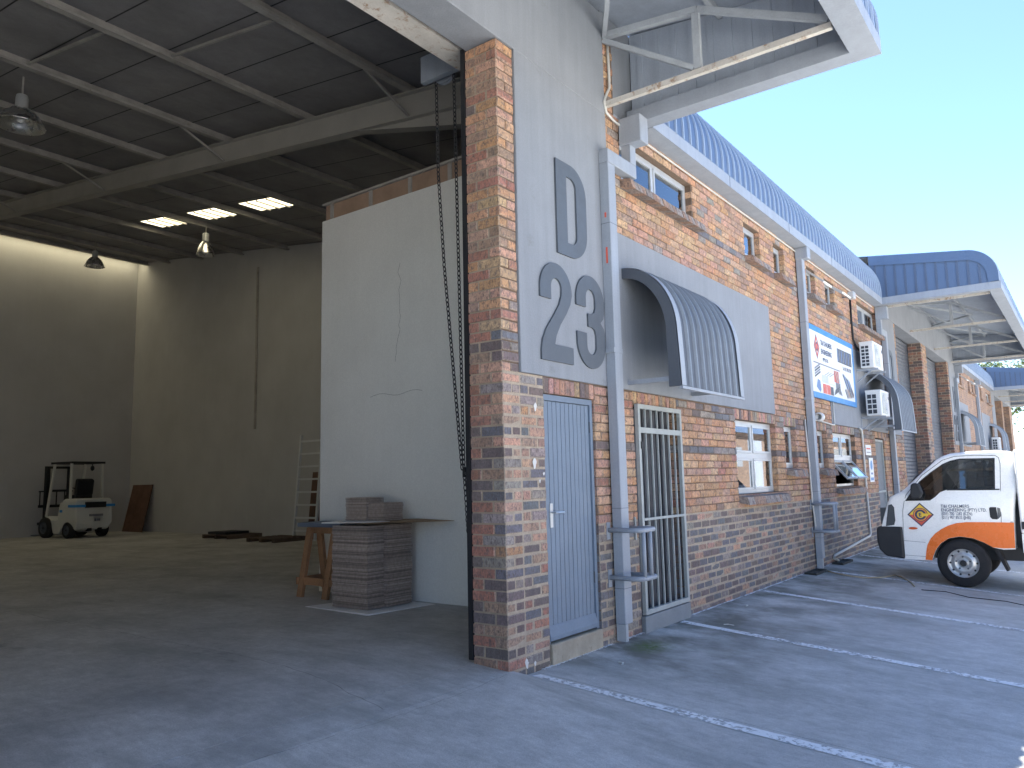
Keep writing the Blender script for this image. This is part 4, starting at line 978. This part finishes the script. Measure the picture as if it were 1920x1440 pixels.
q = MB().add([(.93, 3.3, zt+.012), (.93, 2.66, zt+.018), (1.2, 2.50, zt+.020), (1.3, 3.3, zt+.02)]+[(.93, 3.3, zt+.0), (.93, 2.66, zt+.015), (1.2, 2.50, zt+.017), (1.3, 3.3, zt+.017)], [(0, 1, 2, 3), (7, 6, 5, 4), (0, 4, 5, 1), (1, 5, 6, 2), (2, 6, 7, 3), (3, 7, 4, 0)])
tag(q.build('white_sheet', 'paper'), 'white sheet lying on top of the left tall stack', 'sheet')
stack('taller small pile of cardboard on top of the stacks, at the back', 1.19, 1.46, 2.86, 3.2, zt+.022, 32, .008, .005)
stack('lower small pile of cardboard on top of the stacks, in front', 1.20, 1.5, 2.60, 2.84, zt+.022, 24, .008, .005)
# wooden trestle
T = thing('trestle', 'orange-brown wooden trestle standing behind the cardboard stacks', 'trestle', (1.5, 3.9, .09))
for y in (4.16, 3.70):
    for sx in (-1, 1): MB().bar((1.52+sx*.20, y, .09), (1.52+sx*.07, y-.02, .90), .045, .09, (0, 1, 0)).build('leg', 'wood', T)
    MB().bar((1.30, y+.04, .28), (1.74, y+.04, .28), .03, .085).build('brace', 'wood', T)
MB().bar((1.52, 4.22, .88), (1.52, 3.45, .88), .11, .08).build('top_beam', 'wood', T); MB().bar((1.35, 4.18, .28), (1.35, 3.6, .28), .03, .085).build('brace', 'wood', T)
MB().box(1.33, 1.74, 3.45, 4.24, .925, .975).build('top_board', 'blue_grey', T)
# ladder, boards and pallets along the far side wall
L = thing('ladder', 'aluminium ladder leaning on the far side wall', 'ladder', (7.7, 12.0, .09))
for y in (12.42, 11.60): MB().bar((7.55, y, .09), (7.68, y-.10, 2.68), .06, .05).build('stile', 'white_plastic', L)
for i in range(8): t = (i+.7)/8.2; MB().bar((7.55+.13*t, 12.42-.10*t, .09+2.59*t), (7.55+.13*t, 11.60-.10*t, .09+2.59*t), .045, .045).build('rung', 'white_plastic', L)
def leanboard(label, y0, y1, h, xb, mt):
    q = MB().add([(xb, y0, .09), (xb, y1, .09), (8.03, y1, h), (8.03, y0, h), (xb+.03, y0, .09), (xb+.03, y1, .09), (8.055, y1, h), (8.055, y0, h)], [(0, 1, 2, 3), (4, 5, 6, 7), (0, 4, 5, 1), (1, 5, 6, 2), (2, 6, 7, 3), (3, 7, 4, 0)])
    tag(q.build('leaning_board', mt), label, 'board', 'boards leaning on the side wall')
leanboard('red-brown board leaning on the wall right of the forklift', 20.1, 21.3, 1.55, 7.72, 'wood_red')
leanboard('dark red board leaning on the wall behind the ladder', 11.5, 12.3, 1.75, 7.86, 'wood_red')
def pallet(label, x0, x1, y0, y1, z0=.092):
    T = thing('pallet', label, 'pallet', ((x0+x1)/2, (y0+y1)/2, z0), group='pallets on the floor')
    for i in range(3): y = y0+(y1-y0-.09)*i/2; MB().box(x0, x1, y, y+.09, z0, z0+.08).build('bearer', 'wood_old', T)
    for i in range(6): x = x0+(x1-x0-.1)*i/5; MB().box(x, x+.1, y0, y1, z0+.081, z0+.10).build('slat', 'wood_old', T)
pallet('flat dark pallet near the foot of the ladder', 6.6, 7.6, 11.9, 13.0); pallet('flat dark pallet in the middle of the side wall foot', 6.9, 7.9, 14.2, 15.4)
tag(MB().box(7.0, 7.7, 14.5, 15.3, .195, .26).build('bundle', 'black'), 'black bundle lying on the middle pallet', 'bundle')
# high-bay lamps
def highbay(x, y, label, s=1., k=1.):
    zt = ZR(y)-.12; T = thing('high_bay_lamp', label, 'lamp', (x, y, zt-.75), group='high-bay lamps under the warehouse roof')
    MB().bar((x, y, zt+.08), (x, y, zt-.22), .02).build('stem', 'purlin', T)
    MB().lathe([(.001, .0), (.07, 0), (.08, -.04), (.08, -.2), (.06, -.22), (.001, -.22)], (x, y, zt-.2), 'z', 16).build('ballast', 'alu', T)
    smoothang(MB().lathe([(r_*s, h_*k) for r_, h_ in ((.06, 0), (.10, -.03), (.15, -.12), (.19, -.24), (.215, -.33), (.22, -.35), (.212, -.35), (.18, -.23), (.14, -.12), (.09, -.04))], (x, y, zt-.40), 'z', 28).build('reflector', 'alu_lamp', T))
    smoothang(MB().lathe([(.001, -.30*k), (.04, -.28*k), (.05, -.2*k), (.03, -.08*k)], (x, y, zt-.40), 'z', 12).build('bulb', 'white_plastic', T))
highbay(-.62, 7.95, 'shiny bell lamp at the top left of the warehouse roof', 1.42, .72)
highbay(5.55, 13.4, 'shiny bell lamp hanging just below the bright skylights')
highbay(5.6, 19.3, 'dark bell lamp against the lit top of the back wall', 1.25, .8)
# ------------------------------------------------------------------ forklift (local: +y forwards, origin under its middle)
F = thing('forklift', 'white forklift with a blue stripe parked at the back of the warehouse', 'forklift', (5.72, 20.05, .09), (0, 0, math.radians(7)))
def fb(name, mt, *a): return box(name, mt, F, *a, local=True)
cw = MB().prism([(-.50, .22), (.50, .22), (.56, .42), (.58, 1.02), (.52, 1.10), (-.52, 1.10), (-.58, 1.02), (-.56, .42)], 'y', -.98, -.30)
for i, v in enumerate(cw.v):
    if v[1] < -.9: cw.v[i] = (v[0]*.93, v[1]+(.08 if v[2] > .9 else .12 if v[2] < .3 else 0), v[2])
bevel(cw.build('counterweight', 'fork_white', F, local=True), .05, 3)
fb('grille', 'black', -.30, .30, -.995, -.95, .84, 1.0); fb('stripe', 'fork_blue', -.575, -.30, -.989, -.60, .86, .93); fb('stripe', 'fork_blue', .30, .575, -.989, -.60, .86, .93)
fb('name_plate', 'print_grey', -.16, .22, -.992, -.95, .60, .66); fb('name_plate', 'print_grey', .0, .14, -.992, -.95, .46, .53)
for x in (-.16, .14): fb('tie_slot', 'black', x, x+.1, -.93, -.80, .19, .27)
bevel(MB().prism([(-.45, .28), (-.2, .28), (-.1, .12), (.18, .12), (.25, .28), (.75, .28), (.75, .55), (.45, .62), (.30, .50), (.0, .50), (-.1, .98), (-.45, 1.08)], 'x', -.52, .52).build('body', 'fork_white', F, local=True), .03, 2)
fb('stripe', 'fork_blue', -.526, .526, -.45, -.12, .72, .79)
fb('seat', 'black', -.25, .25, -.38, .12, 1.08, 1.2); bevel(MB().prism([(-.42, 1.18), (-.30, 1.18), (-.36, 1.68), (-.48, 1.62)], 'x', -.26, .26).build('seat_back', 'black', F, local=True), .05, 3)
for x in (-.47, .47):
    MB().bar((x, -.52, 1.08), (x*.96, -.48, 2.10), .055).build('guard_post', 'fork_white', F, local=True)
    MB().bar((x, .62, .6), (x*.96, .34, 2.10), .055).build('guard_post', 'fork_white', F, local=True)
gr = bars(MB(), -.5, .5, 2.08, 2.14, .02, -.55, .45)
g = MB(); g.box(-.5, .5, -.56, -.50, 2.09, 2.15); g.box(-.5, .5, .40, .46, 2.09, 2.15); g.box(-.5, -.44, -.50, .40, 2.092, 2.148); g.box(.44, .5, -.50, .40, 2.092, 2.148)
for i in range(5): g.box(-.44, .44, -.40+.16*i, -.36+.16*i, 2.10, 2.13)
g.build('overhead_guard', 'black', F, local=True)
MB().tube([(.1+.17*math.cos(t*PI/8), .35+.05*math.sin(t*PI/8), 1.25+.16*math.sin(t*PI/8)) for t in range(17)], .014, 6).build('steering_wheel', 'black', F, local=True)
smoothang(MB().lathe([(.001, -.03), (.07, -.02), (.08, .0), (.07, .02), (.001, .03)], (.16, -.48, 1.96), 'x', 12).build('rear_lamp', 'black', F, local=True)); MB().bar((.16, -.48, 2.1), (.16, -.48, 1.98), .02).build('lamp_stem', 'black', F, local=True)
for x in (-.33, .33): MB().box(x-.05, x+.05, .86, .98, .1, 2.05).build('mast_rail', 'black', F, local=True)
for z in (.5, 1.3, 1.98): fb('mast_cross', 'black', -.28, .28, .88, .95, z, z+.07)
for z in (.35, .85): fb('carriage', 'black', -.5, .5, .99, 1.03, z, z+.08)
for x in (-.48, -.24, 0, .24, .45): fb('load_backrest', 'black', x, x+.03, 1.0, 1.02, .93, 1.30)
fb('load_backrest', 'black', -.5, .5, .998, 1.022, 1.30, 1.34)
for x in (-.35, .25): MB().prism([(1.03, .04), (1.9, .02), (1.9, .035), (1.07, .08), (1.07, .5), (1.03, .5)], 'x', x, x+.1).build('fork', 'steel_dark', F, local=True)
def wheel(parent, c, r, wd, side, rimmat='rim', rr=.6, local=True, off=(0, 0, 0)):
    W = MB().lathe([(r*rr, -wd/2), (r*.86, -wd/2), (r*.97, -wd*.42), (r, -wd*.3), (r, wd*.3), (r*.97, wd*.42), (r*.86, wd/2), (r*rr, wd/2)], c, 'x', 36)
    t = smoothang(W.build('wheel', 'rubber', parent, local=local)); s = side*wd/2
    rm = MB().lathe([(r*.62, s*1.0), (r*.60, s*.86), (r*.54, s*.60), (r*.46, s*.52), (r*.40, s*.80), (r*.30, s*.86), (r*.24, s*.62), (r*.15, s*.62), (r*.15, s*1.05), (r*.10, s*1.12), (.001, s*1.12)], c, 'x', 36)
    o = smoothang(rm.build('rim', rimmat, t, local=local))
    for k in range(10):
        a = 2*PI*k/10; cy, cz = c[1]+r*.50*math.cos(a), c[2]+r*.50*math.sin(a)
        MB().lathe([(.001, s*.62), (r*.045, s*.62), (r*.045, s*.3)], (c[0], cy, cz), 'x', 8).build('rim_hole', 'black', o, local=local)
    for k in range(5):
        a = 2*PI*k/5+.3; cy, cz = c[1]+r*.27*math.cos(a), c[2]+r*.27*math.sin(a)
        MB().lathe([(.001, s*.98), (r*.04, s*.96), (r*.04, s*.6)], (c[0], cy, cz), 'x', 6).build('wheel_nut', 'steel_dark', o, local=local)
    MB().lathe([(.001, s*1.14), (r*.13, s*1.13), (r*.14, s*1.0)], (c[0], c[1], c[2]), 'x', 14).build('hub_cap', 'black', o, local=local)
for x, sd in ((-.50, -1), (.50, 1)):
    wheel(F, (x, .52, .29), .29, .2, sd, 'steel_dark'); wheel(F, (x*.95, -.55, .23), .23, .18, sd, 'steel_dark')

# ------------------------------------------------------------------ van (world axes; nose to the wall)
V = thing('delivery_van', 'white and orange light van parked nose-in below the signboard', 'van', (8.8, -3.2, -.25))
mat('van_glass', (.010, .013, .016), .06, var=.0, fine=.0)
XS = 7.94; XR = 9.60
def vx(z): return XS+max(0, z-1.02)*.13
cabp = [(-1.03, .62), (-1.075, .80), (-1.126, .969), (-1.171, 1.059), (-1.25, 1.105), (-1.329, 1.14), (-1.408, 1.21), (-1.62, 1.415), (-1.82, 1.60), (-1.90, 1.645), (-1.998, 1.679), (-2.263, 1.702), (-2.52, 1.70), (-2.704, 1.688), (-2.76, 1.65), (-2.79, 1.585), (-2.815, 1.45), (-2.815, 1.3), (-2.80, 1.19), (-2.765, 1.08), (-2.735, .9), (-2.722, .72),
        (-2.70, .345), (-2.56, .335), (-2.44, .36), (-2.333, .425), (-2.204, .481), (-2.041, .50), (-1.90, .47), (-1.80, .40), (-1.731, .311), (-1.69, .22), (-1.669, .151), (-1.312, .155), (-1.312, .62)]
bm = bmesh.new()
A = [bm.verts.new((XS, y, z)) for y, z in cabp]; B = [bm.verts.new((XR, y, z)) for y, z in cabp]; n = len(cabp)
bm.faces.new(A); bm.faces.new(B[::-1])
for i in range(n): bm.faces.new((A[i], B[i], B[(i+1) % n], A[(i+1) % n]))
bmesh.ops.recalc_face_normals(bm, faces=bm.faces)
es = [e for e in bm.edges if abs(e.verts[0].co.x-e.verts[1].co.x) < .01 and min(e.verts[0].co.z, e.verts[1].co.z) > .7 and e.verts[0].co.y < -1.0]
bmesh.ops.bevel(bm, geom=es, offset=.055, segments=4, profile=.6, affect='EDGES')
for v in bm.verts:
    t = max(0, v.co.z-1.02)*.13; v.co.x += t if v.co.x < 8.8 else -t
off = LOC[V.name]
for v in bm.verts: v.co -= off
from mathutils.geometry import tessellate_polygon
winp = [(-1.394, 1.017), (-1.50, 1.165), (-1.592, 1.283), (-1.74, 1.405), (-1.9, 1.517), (-2.0, 1.56), (-2.116, 1.585), (-2.534, 1.578), (-2.508, 1.168), (-1.928, 1.166), (-1.85, 1.135), (-1.78, 1.07), (-1.717, 1.024)]
def shx(z, far): return (vx(z) if not far else XR-max(0, z-1.02)*.13)
for sidef in sorted(bm.faces, key=lambda f: -f.calc_area())[:2]:
    fr_ = sidef.calc_center_median().x+off.x > 8.8
    outer = [(v.co.y+off.y, v.co.z+off.z) for v in sidef.verts]; hole = list(winp)
    tri = tessellate_polygon([[Vector((p[0], p[1], 0)) for p in outer], [Vector((p[0], p[1], 0)) for p in hole]])
    vl = list(sidef.verts)+[bm.verts.new((shx(z, fr_)-off.x, y-off.y, z-off.z)) for y, z in hole]
    bmesh.ops.delete(bm, geom=[sidef], context='FACES_ONLY')
    for t in tri:
        try: bm.faces.new([vl[i] for i in t])
        except ValueError: pass
bmesh.ops.recalc_face_normals(bm, faces=bm.faces)
me = bpy.data.meshes.new('cab'); bm.to_mesh(me); bm.free(); me.materials.append(MAT['van_white'])
cab = bpy.data.objects.new('cab', me); COL.objects.link(cab); cab.parent = V; LOC[cab.name] = off
me.polygons.foreach_set('use_smooth', [True]*len(me.polygons)); md = cab.modifiers.new('es', 'EDGE_SPLIT'); md.split_angle = math.radians(38)
m_glass('van_pane', (.20, .235, .26), .9); mat('cabin', (.055, .058, .065), .8)
def vside(name, mt, pts, d=.003, parent=None, th=.004):
    q = MB(); n = len(pts); q.add([(vx(z)-d, y, z) for y, z in pts]+[(vx(z)-d+th, y, z) for y, z in pts], [tuple(range(n))]+[(i, i+n, (i+1) % n+n, (i+1) % n) for i in range(n)])
    return q.build(name, mt, parent or V)
archp = [(-2.44, .362), (-2.333, .427), (-2.204, .483), (-2.041, .502), (-1.90, .472), (-1.80, .402), (-1.731, .313), (-1.69, .222), (-1.669, .153)]
vside('orange_flash', 'van_orange', [(-1.582, .158), (-1.60, .27), (-1.622, .37), (-1.67, .46), (-1.735, .535), (-1.82, .60), (-1.914, .653), (-2.02, .688), (-2.14, .704), (-2.4, .707), (-2.712, .705), (-2.697, .36), (-2.56, .352)]+archp, .003)
def polyline(name, mt, pts, r=.005, d=.002):
    MB().tube([(vx(z)-d, y, z) for y, z in pts], r, 5).build(name, mt, cab)
for fr_, sg in ((False, 1), (True, -1)):
    n = len(winp); MB().add([(shx(z, fr_)+sg*.004, y, z) for y, z in winp], [tuple(range(n))]).build('side_window', 'van_pane', V, recalc=False)
    cxy = (-1.95, 1.3); o2 = [(cxy[0]+(y-cxy[0])*1.035, cxy[1]+(z-cxy[1])*1.06) for y, z in winp]
    MB().add([(shx(z, fr_)-sg*.002, y, z) for y, z in winp]+[(shx(z, fr_)-sg*.002, y, z) for y, z in o2], [(i, (i+1) % n, n+(i+1) % n, n+i) for i in range(n)]).build('window_rubber', 'black', V, recalc=False)
lin_ = [(-1.36, .98), (-1.36, 1.12), (-1.45, 1.19), (-1.84, 1.565), (-2.0, 1.64), (-2.3, 1.66), (-2.68, 1.645), (-2.75, 1.5), (-2.74, 1.2), (-2.68, .98)]
q = MB(); n = len(lin_); q.add([(XS+.10, y, z) for y, z in lin_]+[(XR-.10, y, z) for y, z in lin_], [(i, (i+1) % n, n+(i+1) % n, n+i) for i in range(n)]); q.build('cabin_lining', 'cabin', V, recalc=False)
for x0_ in (8.12, 8.98):
    st = bevel(MB().prism([(-2.18, .985), (-2.62, .985), (-2.66, 1.30), (-2.56, 1.32), (-2.46, 1.06), (-2.18, 1.04)], 'x', x0_, x0_+.46).build('seat', 'cabin', V), .03, 2); bevel(MB().box(x0_+.12, x0_+.34, -2.66, -2.57, 1.34, 1.50).build('headrest', 'cabin', st), .03, 2)
bevel(MB().prism([(-1.38, .985), (-1.72, .985), (-1.70, 1.10), (-1.45, 1.15)], 'x', 8.08, 9.46).build('dashboard', 'cabin', V), .03, 2)
MB().tube([(9.2+.18*math.cos(t*PI/10), -1.84-.09*math.sin(t*PI/10), 1.13+.15*math.sin(t*PI/10)) for t in range(21)], .014, 6).build('steering_wheel', 'black', V)
polyline('door_gap', 'black', [(-1.395, 1.09), (-1.36, .98), (-1.335, .86), (-1.318, .5), (-1.314, .18)], .004, -.001)
polyline('door_gap', 'black', [(-1.395, 1.09), (-1.62, 1.37), (-1.9, 1.585), (-2.06, 1.635), (-2.3, 1.642), (-2.56, 1.63), (-2.60, 1.60), (-2.612, 1.51), (-2.59, 1.16), (-2.57, .80), (-2.555, .62), (-2.50, .54), (-2.38, .47)], .004, -.001)
polyline('door_crease', 'print_grey', [(-1.32, .425), (-1.6, .405)], .0035, -.001)
polyline('door_crease', 'print_grey', [(-1.315, .215), (-1.665, .20)], .0035, -.001)
polyline('belt_strip', 'black', [(-1.93, 1.158), (-2.58, 1.158)], .010, .0)
vside('door_handle', 'black', [(-2.435, .90), (-2.45, .915), (-2.52, .915), (-2.53, .76), (-2.52, .745), (-2.46, .75), (-2.437, .78)], .006); vside('handle_recess', 'lamp_glass', [(-2.53, .91), (-2.565, .90), (-2.575, .80), (-2.53, .75)], .003)
vside('side_indicator', 'lens_orange', [(x, z) for x, z in arc(-1.456, .606, .06, 0, 360, 14, .018)], .012, th=.012)
vside('headlamp', 'lamp_glass', [(-1.09, .63), (-1.12, .80), (-1.145, .94), (-1.19, .955), (-1.222, .91), (-1.225, .72), (-1.205, .65)], .006)
MB().box(7.97, 8.3, -1.10, -1.02, .66, .90).build('headlamp', 'lamp_glass', V); MB().box(9.24, 9.57, -1.10, -1.02, .66, .90).build('headlamp', 'lamp_glass', V)
bevel(MB().prism([(-.955, .60), (-.95, .40), (-.975, .285), (-1.06, .19), (-1.312, .158), (-1.316, .632), (-1.0, .632)], 'x', XS-.012, XR+.012).build('bumper', 'bumper', V), .03, 2)
q = MB().add([(vx(1.25)+.10, -1.435, 1.245), (XR*2-0-(vx(1.25)+.10)+XS-XR, -1.435, 1.245), (XR+XS-vx(1.58)-.12, -1.80, 1.588), (vx(1.58)+.12, -1.80, 1.588)], [(0, 1, 2, 3)])
for i, v in enumerate(q.v): q.v[i] = (v[0], v[1]+.012, v[2]+.012)
q.build('windscreen', 'van_glass', V, recalc=False)
for x in (8.3, 8.9): MB().bar((x, -1.33, 1.17), (x+.45, -1.5, 1.34), .02).build('wiper', 'black', V)
mr_ = bevel(MB().prism([(-1.47, 1.06), (-1.49, 1.24), (-1.53, 1.268), (-1.60, 1.25), (-1.64, 1.12), (-1.60, 1.045), (-1.52, 1.035)], 'x', 7.80, 7.90).build('wing_mirror', 'bumper', V), .02, 2)
MB().bar((7.89, -1.53, 1.1), (7.96, -1.48, 1.08), .04).build('mirror_arm', 'bumper', V)
vside('mirror_sail', 'black', [(-1.402, 1.03), (-1.50, 1.16), (-1.58, 1.25), (-1.62, 1.03)], .0055)
wheel(V, (XS+.10, -2.057, .128), .333, .19, -1, local=False); wheel(V, (XR-.10, -2.057, .128), .333, .19, 1, local=False)
wheel(V, (XS+.12, -4.62, .01), .333, .19, -1, local=False); wheel(V, (XR-.12, -4.62, .01), .333, .19, 1, local=False)
q = MB(); q.box(XS+.16, XR-.16, -1.5, -2.72, .12, .60) if False else None
MB().box(XS+.30, XR-.30, -5.4, -1.4, .16, .52).build('chassis', 'bumper', V); MB().box(XS+.02, XS+.22, -2.40, -1.70, .18, .46).build('wheel_arch', 'black', V) if False else None
MB().prism([(-2.44, .35), (-2.50, .34), (-2.60, .05), (-2.57, .04)], 'x', XS+.02, XS+.25).build('mudflap', 'rubber', V); MB().box(XS+.2, XR-.2, -2.84, -2.70, .4, 1.2).build('cab_back', 'bumper', V)
bx_ = bevel(MB().box(XS-.04, XR+.04, -5.65, -2.785, .56, 1.70).build('cargo_box', 'van_white', V), .02, 2)
MB().box(XS-.03, XR+.03, -5.6, -2.79, .30, .555).build('side_skirt', 'van_white', V)
for z in (.62, ): MB().box(XS-.048, XS-.035, -2.86, -2.80, z, z+.1).build('box_catch', 'black', V)
MB().box(XS-.046, XS-.034, -3.2, -2.92, .85, 1.1).build('box_lettering', 'print_dark', V)
# lettering and logo on the door
def vframe(y, z, d=.0045): return Matrix(((0, 0, -1, vx(z)-d), (-1, 0, 0, y), (0, 1, 0, z), (0, 0, 0, 1)))
for tx, z in (('T&I CHALMERS', .905), ('ENGINEERING (PTY) LTD.', .852), ('(031) 700 1282 (KZN)', .800), ('(011) 907 8533 (JHB)', .748)):
    text('door_text', tx, .062, 'print_navy', cab, vframe(-1.838, z, .003), .0008, sx={'T&I CHALMERS': .86, 'ENGINEERING (PTY) LTD.': .80}.get(tx, .68), bold=.0004)
def vdia(mt, k, d): vside('logo_diamond', mt, [(-1.567+.174*k, .803), (-1.567, .803-.172*k), (-1.567-.174*k, .803), (-1.567, .803+.172*k)], d)
vdia('logo_navy', 1, .0035); vside('logo_half', 'logo_yellow', [(-1.567+.15, .803), (-1.567, .803+.15), (-1.567-.15, .803)], .0042); vside('logo_half', 'logo_red', [(-1.567+.15, .803), (-1.567, .803-.15), (-1.567-.15, .803)], .0042)
ring = lambda r: arc(-1.567, .803, r, 0, 360, 28)
vside('logo_ring', 'logo_navy', ring(.098), .0050); vside('logo_ring', 'logo_orange', ring(.088), .0056); vside('logo_ring', 'logo_navy', arc(-1.567, .803, .074, -25, 205, 20) if False else ring(.074), .0062); vside('logo_ring', 'logo_yellow', ring(.046), .0068)
vside('logo_bar', 'logo_yellow', [(-1.575, .82), (-1.665, .82), (-1.665, .782), (-1.575, .782)], .0072); text('logo_letter', 'E', .075, 'logo_navy', cab, vframe(-1.542, .777, .0075), .0006, bold=.003)

# ------------------------------------------------------------------ the next block along the row
XO = 24.3
FB = thing('far_warehouse_building', 'farther brick office block beyond the second pair of bays, half hidden by the van', 'building', (32, .3, 0))
def sh(h): return (h[0]+XO, h[1]+XO, h[2], h[3])
FH = [sh(h) for h in HOLES if h is not DOOR]
q = MB(); rectcore(q, 26.5, 40.2, -.3, TOPZ, FH, .0, .11); q.build('wall', 'brick_far', FB)
for p in (PAN2, PAN3): a = sh(p); bevel(MB().box(a[0], a[1]-1.4, PLY, .0, a[2], a[3]).build('plaster_panel', 'plaster', FB), .004, 1)
a = sh(PAN4); MB().box(a[0], a[1], PLY, -.001, a[2], 5.097).build('plaster_panel', 'plaster', FB)
MB().box(38.7, 50.6, PLY, .33, 5.1, 6.2).build('bay_lintel', 'plaster', FB)
for x0, x1 in ((40.2, 40.4), (44.0, 44.9), (48.9, 50.6)): MB().box(x0, x1, .0, .33, -.3, 5.098).build('bay_wall', 'brick_far', FB)
MB().box(40.4, 48.9, .36, .42, -.3, 5.1).build('roller_shutter', 'steel_dark', FB)
windows_of(FB, [(sh(W1), 2, 2), (sh(U1), 2, 1), (sh(U2), 1, 1), (sh(U3), 1, 1), (sh(W1b), 2, 2), (sh(U1b), 2, 1), (sh(U2b), 1, 1)], sills=False)
for h in (U1, U2, U3, W1, U1b, U2b, W1b): a = sh(h); MB().prism([(-.1, a[2]-.11), (-.08, a[2]-.03), (.08, a[2]-.005), (.08, a[2]-.09)], 'x', a[0]-.02, a[1]+.08).build('window_sill', 'brick_far', FB)
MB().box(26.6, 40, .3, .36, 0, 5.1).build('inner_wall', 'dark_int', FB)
for i, xx in enumerate((27.2, 29.0, 31.2)):     # open lights standing out under the eave
    s = bars(MB(), 0, .5, 0, .44, .03, -.01, .02); M = Matrix.Translation((xx, .05, 4.97)) @ Matrix.Rotation(math.radians(-50-6*i), 4, 'X') @ Matrix.Translation((0, 0, -.44)); s.v = [tuple(M @ Vector(v)) for v in s.v]; s.build('open_sash', 'alu', FB)
roofpart(26.5, 38.0, PE, FB); gutter(26.5, 38.0, FB)
q = MB(); q.add([(26.5, 1.4, ZR(1.4)), (51, 1.4, ZR(1.4)), (51, 12, ZR(12)), (26.5, 12, ZR(12))], [(0, 1, 2, 3)]).build('roof', 'roof_blue', FB, recalc=False)
MB().box(26.5, 51, 11.9, 12, 0, 7.7).build('back_wall', 'plaster_in', FB)
canopy(38.0, 50.6, 'farthest blue curved canopy on the row, partly hidden under the second canopy', [38.7, 42.5, 46.5, 50])
awning(26.35, 27.95, 'curved awning standing out just above the van roof, on the farther office', mt='steel_canopy'); awning(36.6, 38.2, 'last small curved awning along the row, above the rear of the van roof', mt='steel_canopy')
downpipe(26.0, 'grey downpipe at the far side of the second pair of bays', 'left'); downpipe(32.35, 'grey downpipe in the middle of the farther office front', 'mid')
aircon(35.6, 36.4, -.42, -.14, 2.30, 2.85, 4, 'small far air conditioner just above the van roof', 'outdoor air-conditioning units')

# ------------------------------------------------------------------ the row across the yard (seen only in the panes)
OB = thing('opposite_warehouse', 'sunlit brick warehouse row across the yard, mirrored in the window panes', 'building', (10, -21, -.5))
q = MB(); q.box(-30, 140, -22, -21, -.6, 5.2); q.build('wall', 'brick_opp', OB)
for x in range(-26, 136, 12):
    MB().box(x, x+4.5, -21.02, -20.995, 2.2, 3.9).build('plaster_panel', 'plaster', OB); MB().box(x+.6, x+2.2, -21.03, -20.99, .8, 1.9).build('window', 'glass_dark', OB); MB().box(x+6, x+9.6, -21.02, -20.98, -.4, 4.6).build('roller_shutter', 'steel_light', OB)
q = MB(); q.prism([(-20.7, 5.2), (-20.7, 5.6), (-21.0, 6.2), (-21.6, 6.5), (-30, 7.5), (-30, 5.2)], 'x', -30, 140); q.build('roof', 'roof_blue', OB)

# ------------------------------------------------------------------ tree beyond the row
def tree(label, x, y, h, rad, seed, n=5200):
    r = random.Random(seed); T = thing('leafy_tree', label, 'tree', (x, y, -.5), group='trees beyond the row')
    tr = MB(); tr.tube([(x, y, -.5), (x+.2, y+.1, h*.25), (x-.1, y, h*.5), (x, y+.1, h*.75)], [.35, .28, .2, .1], 10)
    for k in range(9):
        a = r.uniform(0, 2*PI); z0 = h*r.uniform(.3, .6); e = rad*r.uniform(.5, .85)
        tr.tube([(x, y, z0), (x+e*.5*math.cos(a), y+e*.5*math.sin(a), z0+h*.12), (x+e*math.cos(a), y+e*math.sin(a), z0+h*.24)], [.13, .08, .03], 6)
    smoothang(tr.build('trunk', 'bark', T))
    cl = [(Vector((r.gauss(0, .45)*rad, r.gauss(0, .45)*rad, h*.68+r.gauss(0, .13)*h)), r.uniform(.16, .34)*rad) for _ in range(46)]
    for nm, mt, ph in (('crown', 'leaf', 0), ('crown_inner', 'leaf_dark', 1)):
        q = MB()
        for i in range(n//2):
            c, s = r.choice(cl); d = Vector((r.gauss(0, 1), r.gauss(0, 1), r.gauss(0, 1))).normalized(); p = Vector((x, y, 0))+c+d*s*(r.uniform(.75, 1.1) if ph == 0 else r.uniform(.2, .8))
            a = Vector((r.gauss(0, 1), r.gauss(0, 1), r.gauss(0, .6))).normalized(); b = a.cross(d+Vector((.1, .2, .3))).normalized(); L_ = r.uniform(.10, .2)
            q.add([p-a*L_, p+b*L_*.5, p+a*L_, p-b*L_*.5], [(0, 1, 2, 3)])
        q.build(nm, mt, T, recalc=False)
tree('leafy green tree showing over the farthest canopy roof', 74, 2.2, 12.2, 4.2, 3)
far_w = MB().box(62, 62.4, -14, 3, -.5, 3.4); tag(far_w.build('boundary_wall', 'far_wall'), 'pale boundary wall closing the far end of the yard', 'wall')
